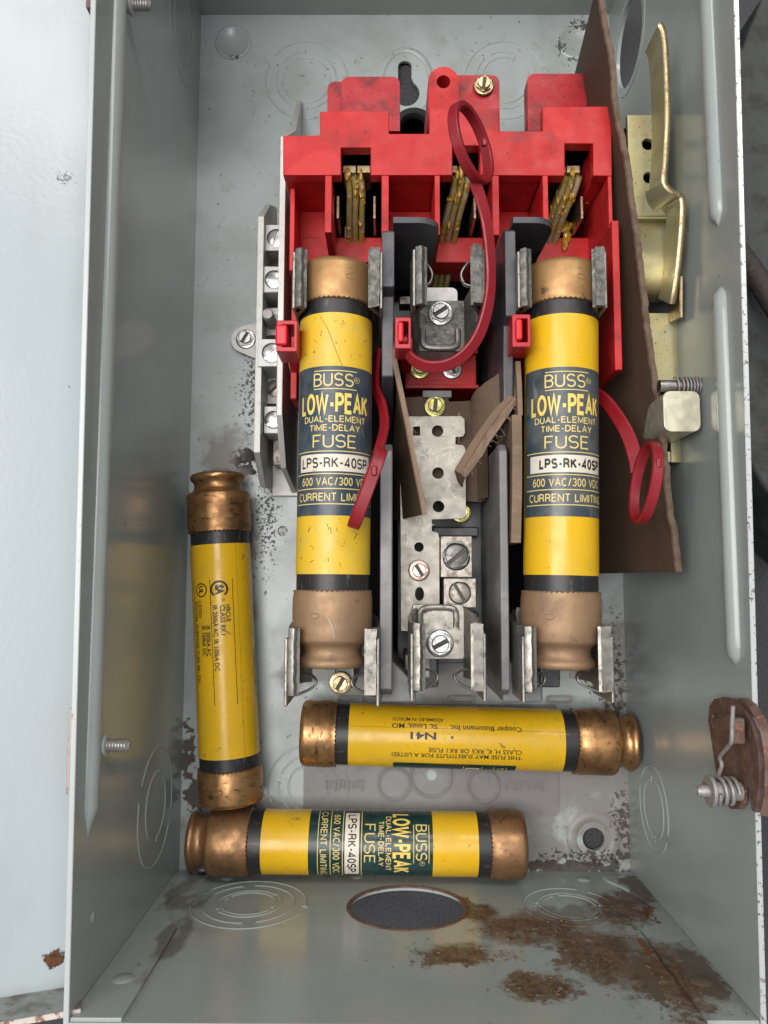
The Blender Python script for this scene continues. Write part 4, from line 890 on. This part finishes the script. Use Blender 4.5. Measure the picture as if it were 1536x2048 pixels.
    if back:
        mb = MB()
        for it in back:
            if it[0] == 't': along(mb, *it[1:])
            elif it[0] == 'o': arcring(mb, *it[1:])
            elif it[0] == 'l': patch(mb, it[1]-0.6, it[1]+0.6, it[2], it[3], RL+0.09, 2)
        part('black_print', mb, m_ink, lab, ang=60, kind='stuff')
    return t
def axis_place(px_g, py_g, zend, px_m, py_m, px_n, py_n, z, horiz=False):
    """grooved end seen at (px_g,py_g); the axis passes under pixels m and n at height z"""
    m, n_ = P(px_m,py_m,z), P(px_n,py_n,z); d = (n_-m).normalized()
    g = P(px_g,py_g,zend); g = m + d*(g-m).dot(d); g.z = z
    return tuple(g), math.degrees(math.atan2(-d.x, d.y))
ZA = 79.5
A, yw = axis_place(665,1340,ZA+11, 664.5,1250, 674,570, ZA)
fuse('yellow fuse in clips nearest the left wall, its label dusty and scuffed', A, yw, 3.5, (m_capdull, m_captan, m_yelold, m_navy))
ft = bpy.data.objects['cartridge_fuse']; lab0 = [c for c in ft.children if c.name.startswith('paper_label')][0]
mb = MB(); mb.tube([cyl(-25+11*k+2*math.sin(k*1.7), 118.5-4.6*k-0.35*k*k*0.5, RL+0.06) for k in range(8)], 0.09, 5); part('label_crease', mb, mk('dark_crease', (0.22,0.15,0.05), 0.6), lab0)
rs = random.Random(12)
for q in range(26):
    a0, y0_ = rs.uniform(-60,60), rs.choice([rs.uniform(34,50), rs.uniform(103,117)]); da = rs.uniform(-6,6); dy = rs.uniform(-2.2,2.2)
    if q == 0: mb = MB()
    mb.tube([cyl(a0,y0_,RL+0.03), cyl(a0+da*0.5,y0_+dy*0.6,RL+0.04), cyl(a0+da,y0_+dy,RL+0.03)], rs.uniform(0.05,0.12), 4)
mq = MB(); mq.tube([cyl(-8,17.5,RC+0.04),cyl(-4,16.3,RC+0.06),cyl(0,14.6,RC+0.06),cyl(3,12.0,RC+0.06),cyl(3.5,10.2,RC+0.03)], 0.28, 6, scale=[0.4,1,1.3,1,0.4])
part('cap_scratch', mq, mk('pale_scratch', (0.42,0.36,0.31), 0.5), [c for c in ft.children if c.name.startswith('grooved_cap')][0])
part('label_scuffs', mb, mk('label_scuff', (0.10,0.075,0.03), 0.6), lab0, kind='stuff')
A, yw = axis_place(1122,1342,ZA+11, 1121.5,1250, 1122.5,570, ZA)
fuse('yellow fuse in clips beside the tall brown sheet, its label cleaner', A, yw, -3, (m_capdull, m_captan, m_yel, m_navyworn), rate=(9,22.5,0.23))
left_back = [('o',42,50.2,2.7,0.5),('t','UL',42,48.5,2.1,3.4,0.04),('t','LISTED',46,54.8,1.9,6.8,0.012),('t','IR 300kA AC',29,65,2.0,12.6,0.02),('t','IR 100kA DC',39,65,2.0,12.6,0.02),
  ('t','SPECIAL PURPOSE FUSE ML-726',57,54.8,1.8,34,0.008),('o',5,50.2,3.2,0.9,40,320),('t','SA',4,48.3,3.1,4.2,0.06),('t','®',-2,54,1.4,1.4),('t','HRCI-R',-10,56.8,2.0,7.3,0.02),('t','CLASS RK1',0,56.8,2.0,12.4,0.02),('t','IR 200kA AC, IR 100kA DC',14,56.8,2.0,27,0.02),
  ('l',-20,46,98),('l',22,46,98),('l',64,46,98),('t','ASSEMBLED IN MEXICO',-74,76,1.7,20.5,0.008),('t','THIS FUSE MAY SUBSTITUTE FOR A LISTED',-112,46,1.7,52,0.008)]
A, yw = axis_place(430,941,24, 437,1000, 461,1560, 13.6)
fuse('loose yellow fuse standing upright along the left wall, black certification marks showing', A, yw, -11, (m_cap, m_cap, m_yel, m_green), 180, 70, left_back)
up_back = [('t','ASSEMBLED IN MEXICO',31,81,1.5,21,0.008),('t','St. Louis, MO',18,83.5,2.0,18.6,0.012),('t','N41',1,84,2.7,10.5,0.03),('t','Cooper Bussmann Inc.',17,49,2.0,29.5,0.012),('t','THIS FUSE MAY SUBSTITUTE FOR A LISTED',-35,49,1.9,53,0.010),('t','CLASS H, K, RK5 OR RK1 FUSE',-24,49,1.9,38,0.010),('o',0,77.5,0.3,0.5)]
A, yw = axis_place(1277,1485,22, 1200,1483, 640,1466, 15.2)
fuse('loose yellow fuse lying just below the barriers, its print upside down', A, yw, 10, (m_cap, m_cap, m_yel, m_green), -135, 80, up_back)
A, yw = axis_place(371,1680,22, 450,1681, 1000,1688, 13.6)
fuse('loose yellow fuse lying lowest, along the rusty lower wall, its label sideways', A, yw, -16, (m_capold, m_capold, m_yel, m_green))

# ------------------------------------------------------------------ neutral bar on the left
neu_t = thing('neutral_bar', 'pale aluminium neutral bar channel with slotted wire lugs left of the fuses', 'neutral bar', tuple(P(548,700,0)))
xw = P(563,500,52).x; xlft = P(519,600,35).x
Yf = lambda py, z: P(540,py,z).y
mb = MB(); mb.plate([(Yf(985,4),2),(Yf(240,6)+12,2),(Yf(238,30),22),(Yf(272,52),52),(Yf(830,52),52),(Yf(935,40),38)], o=(xw-1.1,0,0), u=(0,1,0), v=(0,0,1), t=2.3); part('tall_flange', mb, m_alum, neu_t, bev=0.4)
mb = MB(); mb.plate([(Yf(972,10),2),(Yf(405,6),2),(Yf(400,22),18),(Yf(432,35),35),(Yf(905,35),35),(Yf(972,20),18)], o=(xlft-1.3,0,0), u=(0,1,0), v=(0,0,1), t=2.6); part('short_flange', mb, m_alum, neu_t, bev=0.4)
mb = MB(); mb.box(xlft+1.4, P(597,990,2).x+1.0, Yf(992,2), Yf(425,2), 0.3, 2.4); part('channel_floor', mb, m_alum, neu_t, bev=0.3)
ec = P(491,680,1.5); mb = MB()
o = [(ec.x+6.2*math.cos(math.radians(a)), ec.y+6.2*math.sin(math.radians(a))) for a in range(115,250,12)] + [(xlft-1.4,ec.y-11),(xlft-1.4,ec.y+9)]
mb.plate(o, o=(0,0,0.2), t=2.4); part('mounting_ear', mb, m_alum, neu_t, bev=0.4)
screw('hex_screw', neu_t, (ec.x+0.4,ec.y,2.6), 4.4, m_screw, 60, 3.0)
for px0, py0, py1, z, slot, sr in ((527,450,501,30,70,3.6),(521,532,585,33,0,3.6),(516,678,733,36,35,3.8),(528,812,867,29,40,3.4)):
    a, b = P(px0,py0,z), P(px0,py1,z); x1 = xw-1.3
    mb = MB(); cx = x1-4.2; cy = (a.y+b.y)/2
    mb.plate([(a.x,b.y),(x1,b.y),(x1,a.y),(a.x,a.y)], [circ(cx,cy,sr+0.2,22)], o=(0,0,12), t=z-12); lg = part('lug_block', mb, m_alum, neu_t, bev=0.35)
    screw('slotted_screw', lg, (cx,cy,z-1.2), sr, m_screw, slot, 1.9, washer=False, hexh=False)
for px0, py0, py1, z in ((533,750,808,18),(546,880,930,14),(524,615,672,24),(528,505,530,16),(524,588,612,16)):
    a, b = P(px0,py0,z), P(px0,py1,z); mb = MB(); mb.box(a.x, xw-1.3, b.y, a.y, 2.5, z); part('lug_saddle', mb, m_alum if px0 != 546 else m_lug, neu_t, bev=0.4)
screw('slotted_screw', neu_t, P(550,777,18.1), 3.6, m_lug, 45, 1.8, washer=False, hexh=False)
sp = P(545,650,24); mb = MB(); mb.lathe([(4.6,0),(4.6,0.8),(2.3,1.0),(2.3,13),(1.9,13.6),(0.01,13.6)], (sp.x,sp.y,24), 'z', 24); part('threaded_post', mb, m_galv, neu_t)

# ------------------------------------------------------------------ red fuse pullers (clip block, flat strap, ring)
def ring_band(t, c, vlong, u, rl, rs, w, th):
    c, v, u = Vector(c), Vector(vlong).normalized(), Vector(u).normalized()
    n = u.cross(v).normalized()
    pts = [c + v*rl*math.sin(2*math.pi*i/48) + u*rs*math.cos(2*math.pi*i/48) for i in range(48)]
    mb = MB(); mb.sweep(pts, rectprof(w, th, 0.35), tuple(n), closed=True); rg = part('pull_ring', mb, m_redsoft, t, ang=40)
    mb = MB(); q = c + u*rs*0.9 - v*rl*0.25*-1; q = pts[3]
    mb.box(q.x-0.9,q.x+0.9,q.y-1.6,q.y+1.6,q.z-w*0.4,q.z+w*0.45); part('ring_nib', mb, m_redsoft, rg, bev=0.6)
    return pts
def puller(label, bx, leg, strap, ring, wmm, ups):
    a, b = P(bx[0],bx[1],94), P(bx[2],bx[3],94)
    t = thing('fuse_puller', label, 'fuse puller', ((a.x+b.x)/2,b.y,40), group='red fuse pullers')
    w = b.x-a.x; h = a.y-b.y
    mb = MB(); mb.plate([(a.x,b.y),(b.x,b.y),(b.x,a.y),(a.x,a.y)], [[(a.x+w*0.28,b.y+h*0.16),(b.x-w*0.16,b.y+h*0.16),(b.x-w*0.16,a.y-h*0.14),(a.x+w*0.28,a.y-h*0.14)]], o=(0,0,81), t=13); blk = part('latch_frame', mb, m_redclip, t, bev=0.35)
    mb = MB(); x0 = a.x-0.2 if bx[4] else a.x+w*0.15
    mb.box(x0, a.x+w*0.55, b.y+h*0.18, a.y-h*0.16, 84, 95.2); part('latch_tongue', mb, mk('bright_red_tongue%d'%bx[0], (0.66,0.012,0.025), 0.3), blk, bev=0.9)
    mb = MB(); l0, l1 = [P(*q) for q in leg]; mb.sweep([l0,l1], rectprof(4.2,6.0,0.5), (1,0,0)); part('leg', mb, m_redclip, t)
    pts = smooth_path([P(x,y,z+10) for x,y,z in strap], 8)
    n = len(pts); U = []
    for i in range(n):
        f = i/(n-1)*(len(ups)-1); k = min(int(f), len(ups)-2); U.append(tuple(Vector(ups[k]).lerp(Vector(ups[k+1]), f-k)))
    mb = MB(); mb.sweep(pts, rectprof(wmm, 1.5, 0.4), U); part('strap', mb, m_redsoft, t, ang=40)
    ring_band(t, *ring)
    return t
puller('red fuse puller of the middle pole, its ring standing before the switch block', (790,634,822,697,False), ((812,690,72),(812,730,52)),
    [(812,690,78),(822,715,80),(852,732,82),(893,730,83),(930,708,84),(960,665,85),(978,600,86),(981,530,87),(974,450,89),(962,400,91),(948,362,93)],
    (P(943,288,104),(-0.16,1,0.02),(0.56,0.08,-0.83),11.9,11.2,3.4,1.9), 4.0, [(0,0.75,0.66),(0,0.8,0.6),(-0.6,0.6,0.55),(-0.85,0.15,0.5),(-0.8,0,0.6),(-0.9,0,0.4),(-0.95,0,0.3)])
puller('red fuse puller hanging off the dusty fuse, its ring edge-on across the label', (553,640,594,703,True), ((585,700,68),(602,770,40)),
    [(757,700,60),(752,770,62),(765,812,68),(769,850,74),(762,885,80),(756,905,83)],
    (P(735,976,99),(0.36,1,0.0),(0.12,0.02,1),12.4,5.0,3.9,1.9), 4.0, [(0.3,0,1),(0.45,0,0.9),(0.6,0,0.8),(0.8,0.1,0.6)])
puller('red fuse puller draped over the brown sheet beside the cleaner fuse', (1024,628,1062,694,False), ((1048,690,70),(1040,760,44)),
    [(1150,770,52),(1185,785,60),(1212,803,66),(1238,838,71),(1258,876,74),(1271,918,76),(1275,945,77)],
    (P(1291,966,95),(0.17,1,0.0),(0.06,0.03,1.0),12.4,8.5,3.4,1.8), 4.6, [(0.2,0.8,0.6),(0.3,0.75,0.6),(0.7,0.55,0.5),(0.9,0.3,0.4)])

# ------------------------------------------------------------------ brown fibre insulators
rnd = random.Random(9)
edge = [(1196,-30),(1204,30),(1220,110),(1229,200),(1243,280),(1256,360),(1266,440),(1277,520),(1288,600),(1298,680),(1308,760),(1318,830),(1327,900),(1336,980),(1345,1060),(1355,1143)]
ZE = 83.0
E_ = smooth_path([P(x+2,y,ZE+(0 if y>60 else 2)) for x, y in edge], 3)
E_ = [p + Vector((0.55*mnoise.noise(Vector((0,p.y*0.045,3.3)))+0.25*mnoise.noise(Vector((0,p.y*0.25,8.1))),0,1.2*mnoise.noise(Vector((5,p.y*0.06,1.7))))) for p in smooth_path(E_, 3)]
B_ = []
for p in E_:
    f = (p.y - E_[-1].y)/(E_[0].y - E_[-1].y)
    B_.append(Vector((max(81.0-2.0*f, p.x-12 if f < 0.3 else 79.6), p.y, 9)))
sheet_t = thing('insulating_sheet', 'tall brown fibre insulating sheet standing between the red block and the brass mechanism', 'insulating sheet', tuple(B_[len(B_)//2]))
mb = MB(); mb.ruled(B_, E_, 1.8, 10, 0.0); part('sheet', mb, m_fibre, sheet_t, ang=40)
mb = MB(); mb.sweep([p+Vector((rnd.uniform(-0.15,0.15),0,0.35+rnd.uniform(-0.25,0.2))) for p in E_], [(-0.6,-1.15),(0.35,-0.9),(0.5,0),(0.3,0.9),(-0.6,1.15)], (0.06,0,1)); part('frayed_edge', mb, m_sheetedge, sheet_t, ang=60)
barr_t = thing('insulating_card', 'torn brown fibre card folded round the tinned plate in the middle pole', 'insulating card', tuple(P(880,900,30)))
zc = 52.0
o = [(808,795),(897,790),(898,803),(950,801),(968,806),(972,1000),(960,1004),(930,1003),(808,1003)]
o = [(P(x,y,zc).x,P(x,y,zc).y) for x,y in o]
c = P(870,815,zc)
mb = MB(); mb.plate(o[::-1], o=(0,0,zc-1.2), t=1.2); part('back_leaf', mb, m_fibre, barr_t, bev=0.15)
mb = MB(); mb.ruled([P(953,805,zc+0.1),P(957,1001,zc+0.1)],[P(972,803,zc+5),P(974,995,zc+5)],1.0,4); part('folded_strip', mb, m_fibre, barr_t)
mb = MB(); mb.box(P(845,792,zc).x,P(903,780,zc).x,P(845,796,zc).y,P(845,782,zc).y,30,zc+1.0); part('card_clamp', mb, m_lgrey, barr_t, bev=0.3)
screw('hex_screw', barr_t, P(870,813,zc+0.1), 4.2, m_screwyel, 85, 2.6)
screw('hex_screw', barr_t, P(922,1025,zc-6), 4.0, m_screwyel, 85, 2.0)
fe = [(779,650),(786,700),(796,752),(806,800),(816,850),(826,905),(837,960),(850,1028)]
Fe = smooth_path([P(x,y,82) for x,y in fe],4); Be = [Vector((P(787,1000,52).x+ (0.4 if i < 8 else 0.9), p.y+ (0 if i < len(Fe)-1 else 0.8), 44)) for i, p in enumerate(Fe)]
mb = MB(); mb.ruled(Be, Fe, 1.5, 6); lf = part('curled_leaf', mb, m_fibre, barr_t, ang=40)
mb = MB(); mb.sweep([p+Vector((0,0,0.25)) for p in Fe], [(-0.4,-0.95),(0.3,-0.7),(0.3,0.7),(-0.4,0.95)], (0.3,0,1)); part('frayed_edge', mb, m_fibredge, lf, ang=60)
# torn flap peeling over from the right barrier
A1 = smooth_path([P(1036,722,80),P(1000,748,73),P(965,772,65),P(948,790,58),P(944,812,53.5)],4)
B1 = smooth_path([P(1034,795,82),P(1012,812,77),P(985,835,69),P(962,862,60),P(950,890,53.5)],4)
mb = MB(); mb.ruled(A1, B1, 1.2, 8, 0.12, 4); tf = part('torn_flap', mb, m_fibrelight, barr_t, ang=40)
TL = smooth_path([P(1018,792,82),P(990,822,81),P(960,862,80),P(934,902,79),P(911,940,77)],4)
TR = smooth_path([P(1036,803,82),P(1012,834,82),P(982,878,81),P(956,920,80),P(930,957,78)],4)
TM = [a.lerp(b,0.5)+Vector((0,0,1.6)) for a, b in zip(TL, TR)]
mb = MB(); mb.ruled(TL, TM, 1.1, 3, 0.1, 6); part('rolled_tongue', mb, m_fibrelight, tf, ang=50)
mb = MB(); mb.ruled([p+Vector((0.1,0,0.15)) for p in TM], TR, 0.9, 3, 0.3, 8); part('torn_edge', mb, m_fibredge, tf, ang=50)
mb = MB(); mb.ruled([TL[-1], TM[-1], TR[-1]],[TL[-1]+Vector((1.5,-3.2,-4)), TM[-1]+Vector((0.8,-3.6,-4.5)), TR[-1]+Vector((-0.6,-2.2,-4))],1.0,3); part('torn_tip', mb, m_fibre, tf)
B2 = TR
for q in range(16):
    i = rnd.randrange(2, len(B2)-1); s0 = B2[i]; d = Vector((rnd.uniform(0.2,1),rnd.uniform(-1,-0.1),rnd.uniform(-0.2,0.4)))*rnd.uniform(1.2,3.2)
    if q == 0: mb = MB()
    mb.tube(smooth_path([s0, s0+d*0.5+Vector((rnd.uniform(-.4,.4),rnd.uniform(-.4,.4),0.2)), s0+d],4), 0.07, 4)
part('fibres', mb, m_fibredge, tf, kind='stuff')
mb = MB(); E1 = [P(1034,830,85),P(1035,920,84),P(1034,1000,84),P(1032,1085,83)]; mb.ruled([Vector((p.x-0.3,p.y,40)) for p in E1], E1, 3.2, 5, 0.1, 3); part('edge_strip', mb, m_fibrelight, barr_t, ang=40)
mb = MB(); E1 = [P(1036,722,84),P(1039,770,85),P(1040,830,85)]; mb.ruled([Vector((p.x-0.3,p.y,50)) for p in E1], E1, 1.6, 4, 0.1, 5); part('edge_strip', mb, m_fibrelight, barr_t, ang=40)

# ------------------------------------------------------------------ yellow zinc operating mechanism on the right wall
mec_t = thing('operating_mechanism', 'yellow zinc plated switch mechanism with long lever arm and spring at the right wall', 'switch mechanism', (95,90,40))
zm = 70.0
xw1 = P(1340,330,zm).x
a = P(1254,229,zm); b = P(1338,432,zm)
mb = MB(); h1, h2 = P(1296,288,zm), P(1298,355,zm)
mb.plate([(a.x,b.y),(b.x,b.y),(b.x,a.y),(a.x,a.y)], [circ(h1.x,h1.y,2.1,20),circ(h2.x,h2.y,2.0,20)], o=(0,0,zm-2), t=2.0); part('upper_plate', mb, m_brass, mec_t, bev=0.4)
mb = MB(); mb.box(a.x+1,b.x-1,b.y+1,a.y-1,zm-9,zm-7); part('painted_shade_sheet', mb, m_shadeblack, mec_t)  # black sheet added to paint the shade seen through the plate holes
# curved bracket under the lever
sec = smooth_path([P(1270,432,zm-0.5),P(1270,445,zm-5),P(1272,470,zm-2),P(1276,520,zm+2),P(1280,575,zm),P(1281,600,zm-8)],5)
A = [Vector((86.0,p.y,p.z)) for p in sec]; Bq = [Vector((P(1342,500,zm).x,p.y,p.z)) for p in sec]
mb = MB(); mb.ruled(A, Bq, 1.8, 4); part('curved_bracket', mb, m_brass, mec_t, ang=50)
# lower housing with rolled right edge
xr1 = P(1362,800,zm-2).x; xl1 = 90.2; ya, yb_ = P(1300,628,zm).y, P(1300,925,zm).y
cs = [(xl1,zm),(xr1-4,zm)] + [(xr1-4+4*math.sin(math.radians(q)), zm-4+4*math.cos(math.radians(q))) for q in range(15,91,15)] + [(xr1,zm-22)]
ys = P(1300,772,zm).y; yslot1 = P(1300,912,zm).y
mb = MB(); mb.ruled([Vector((x,ya,z)) for x,z in cs],[Vector((x,ys,z)) for x,z in cs],1.6,3); part('lower_housing', mb, m_brass, mec_t, ang=50)
cs2 = [(P(1340,880,zm).x,zm)] + cs[1:]
mb = MB(); mb.ruled([Vector((x,ys+0.1,z)) for x,z in cs2],[Vector((x,yb_,z)) for x,z in cs2],1.6,3); part('lower_housing', mb, m_brass, mec_t, ang=50)
mb = MB(); mb.box(xl1, cs2[0][0]-0.1, yb_, P(1300,903,zm).y, zm-0.9, zm+0.7); part('housing_foot', mb, m_brass, mec_t, bev=0.3)
mb = MB(); mb.box(xl1, xr1-1, yb_+1, ys, zm-24, zm-22); part('painted_shade_sheet', mb, m_shadeblack, mec_t)  # black sheet added to paint the shade inside the housing
# lever arm: flat bar on edge
lev = [(1318,47,92),(1322,50,92),(1327,62,92),(1331,90,92),(1334,150,92),(1336,230,92),(1333,300,91),(1329,350,91),(1331,368,90.5),(1343,381,90),(1358,388,89.5),(1365,398,89),(1366,425,88.5),(1363,470,87),(1357,530,85),(1350,580,83),(1345,608,81)]
LP = smooth_path([P(*q) for q in lev], 5)
mb = MB(); hts = [6.0 if i < 4 else 13.0 for i in range(len(LP))]
mb.sweep(LP, [(-13,-1.0),(-0.3,-1.0),(0,-0.7),(0,0.7),(-0.3,1.0),(-13,1.0)], (0,0,1)); la = part('lever_arm', mb, m_brass, mec_t, ang=40)
mb = MB(); mb.sweep([p+Vector((0,0,0.02)) for p in LP], [(-0.25,-1.06),(0.12,-0.7),(0.12,0.7),(-0.25,1.06)], (0,0,1)); part('sheared_edge', mb, m_brassedge, la, ang=50)
mb = MB(); e1 = [P(1352,560,78),P(1352,640,76)]; mb.sweep(e1, rectprof(10,1.2,0.3), (0,0,1)); part('link_strip', mb, m_brassedge, mec_t)
# pin, coil spring, cam block
zp = 88.0; p0, p1 = P(1318,772,zp), P(1401,772,zp)
mb = MB(); mb.tube([p0,p1], 2.0, 18); part('pivot_pin', mb, m_steel, mec_t)
mb = MB(); q0 = P(1348,772,zp); pts = []
for i in range(7*16+1):
    f = i/(7*16); a_ = 2*math.pi*7*f; g = f**0.75; pts.append((q0.x+(p1.x-q0.x-0.3)*g, q0.y+2.75*math.cos(a_), zp+2.75*math.sin(a_)))
mb.tube(pts, 0.33, 7, up=(1,0.1,0.1)); part('coil_spring', mb, m_galv, mec_t, ang=80)
a, b = P(1326,782,92), P(1402,863,92)
mb = MB(); mb.plate(rrect(a.x,b.x,b.y,a.y,2.4), o=(0,0,70.8), t=21.2); part('cam_block', mb, m_pale, mec_t, bev=1.6, seg=4)

# ------------------------------------------------------------------ rusty door latch on the right wall
lat_t = thing('door_latch', 'rusty spring loaded door latch hooked over the right wall rim', 'latch', tuple(PX(1480,1560,X1-2)))
XL = X1-1.0
def LPp(x, y, X=XL): p = PX(x,y,X); return (p.y, p.z)
o = [(1425,1440),(1427,1412),(1437,1398),(1455,1394),(1478,1400),(1498,1418),(1516,1450),(1526,1490),(1530,1540),(1528,1590),(1522,1626),(1514,1622),(1509,1580),(1505,1572),(1497,1578),(1496,1606),(1488,1618),(1470,1618),(1460,1608),(1447,1580),(1440,1540),(1433,1490)]
mb = MB(); pl = [LPp(x,y) for x,y in o]
mb.plate(pl, [[LPp(1434,1428),LPp(1450,1428),LPp(1450,1436),LPp(1434,1436)]], o=(XL-1.5,0,0), u=(0,1,0), v=(0,0,1), t=1.5); part('latch_plate', mb, m_rust, lat_t, bev=0.4)
fo = [(1478,1400),(1498,1418),(1516,1450),(1526,1490),(1530,1540),(1528,1590),(1520,1628)]
mb = MB(); F1 = smooth_path([PX(x,y,XL-1.5) for x,y in fo],4); mb.ruled(F1,[p+Vector((2.2,0,1.4)) for p in F1],1.2,4); part('hook_flange', mb, m_rust, lat_t, ang=50)
c = PX(1460,1457,XL-5); mb = MB(); mb.box(XL-6.6, XL-2.5, c.y-3.6, c.y+3.6, c.z-4.5, c.z+4.5); part('spring_tab', mb, m_rust, lat_t, bev=0.8)
pc = PX(1452,1582,XL-6)
mb = MB(); mb.lathe([(2.6,0),(2.6,-8),(1.7,-8.2),(1.7,-11.0),(1.2,-12.2),(0.01,-11.4)], (XL-2,pc.y,pc.z), 'x', 24); part('pivot_pin', mb, m_galv, lat_t)
mb = MB(); mb.lathe([(1.8,-9.0),(4.4,-9.0),(4.4,-7.8),(1.8,-7.8)], (XL-2,pc.y,pc.z), 'x', 30); part('washer', mb, m_galv, lat_t, bev=0.3)
pts = []
for i in range(3*24+1):
    a_ = 2*math.pi*i/24+math.pi*0.5; pts.append(Vector((XL-9.0+ 5.4*i/72, pc.y+3.5*math.cos(a_), pc.z+3.5*math.sin(a_))))
mb = MB(); mb.tube(pts, 0.6, 9, up=(1,0.05,0.05)); part('torsion_spring', mb, m_galv, lat_t, ang=80)
w0 = pts[30]; arm = smooth_path([Vector((XL-7.6,pc.y+0.5,pc.z-3.8)), PX(1443,1532,XL-7.5), PX(1440,1514,XL-7.5), PX(1455,1495,XL-8), PX(1463,1482,XL-8.2), PX(1464,1450,XL-8.2), PX(1466,1412,XL-8.2)],6)
mb = MB(); mb.tube(arm, 0.6, 9, up=(1,0.03,0.02)); part('spring_arm', mb, m_galv, lat_t, ang=80)

# ------------------------------------------------------------------ clear plastic shield lying on the back panel
clr_t = thing('clear_shield', 'clear mauve plastic shield lying flat under the horizontal loose fuses', 'plastic shield', tuple(P(865,1570,0.5)))
a, b = P(608,1408,2.2), P(1118,1632,2.2)
c1, c2, c3 = P(788,1568,2.2), P(967,1572,2.2), P(862,1552,2.2)
mb = MB(); mb.plate(rrect(a.x,b.x,b.y,a.y,1.0), [circ(c3.x,c3.y,2.4,20)], o=(0,0,0.9), t=1.1); cp = part('shield_sheet', mb, m_clear, clr_t)
for c, r in ((c1,6.6),(c2,6.6),(c3,8.6)):
    mb = MB(); mb.lathe([(r-0.9,0.85),(r-0.8,1.6),(r,2.3),(r+0.7,1.6),(r+0.8,0.85)], (c.x,c.y,0.9), 'z', 40); mb.f = mb.f[:-2]; part('moulded_ring', mb, m_clear, cp)
for px in (700,922,1120):
    p = P(px,1400,3); mb = MB(); mb.plate(rrect(p.x-5.5,p.x+5.5,p.y-1.6,p.y+1.6,1.2), [rrect(p.x-4.5,p.x+4.5,p.y-0.7,p.y+0.7,0.6)], o=(0,0,0.9), t=3.2); part('edge_tab', mb, m_clear, cp, bev=0.2)
for px in (690,1050):      # faint moulded relief, not legible in the photograph
    for k in range(9):
        p = P(px-38+k*9,1570,2.2); mb = MB() if k == 0 else mb
        mb.box(p.x-0.55,p.x+0.55,p.y-2.0+0.6*math.sin(k*2.1),p.y+2.0,2.0,2.35)
    part('moulded_relief', mb, m_clear, cp, bev=0.15, kind='stuff')
bd = P(401,1733,4); mb = MB(); blob(mb, (bd.x,bd.y,4.2), (5.5,3.0,3.2), 77, 18)
part('plastic_scrap', mb, m_glass, None, ang=80, label='small clear plastic scrap in the corner below the lowest fuse', cat='plastic scrap')

# ------------------------------------------------------------------ handle housing outside the right wall
hs_t = thing('handle_housing', 'dirty dark grey handle housing outside the upper right wall', 'handle housing', (125,120,-3))
zh = 55.0
o = [(1462,95),(1484,92),(1502,45),(1525,-10),(1700,-30),(1700,1130),(1536,985),(1500,925),(1470,900)]
o = [(P(x,y,zh).x,P(x,y,zh).y) for x,y in o]; o = [(X1+TH+0.6 if i in (0,len(o)-1) else x, y) for i, (x,y) in enumerate(o)]
mb = MB(); mb.plate(o[::-1], o=(0,0,-3), t=zh+3); part('housing_shell', mb, m_darkplate, hs_t, bev=2.0, seg=3)
mb = MB(); mb.tube([Vector((X1+TH+0.4,P(1450,480,zh).y,zh+3)), P(1480,505,zh+4),P(1500,535,zh+6),P(1545,605,zh+10),P(1620,720,zh+14)], 4.0, 14); part('handle_bar', mb, mk('dark_brown_grimy_bar', (0.035,0.026,0.023), 0.7, layers=[dict(scale=0.4, lo=0.55, hi=0.7, col=(0.12,0.10,0.09), amt=0.7)], bump=[('noise',0.6,0.4)]), hs_t)
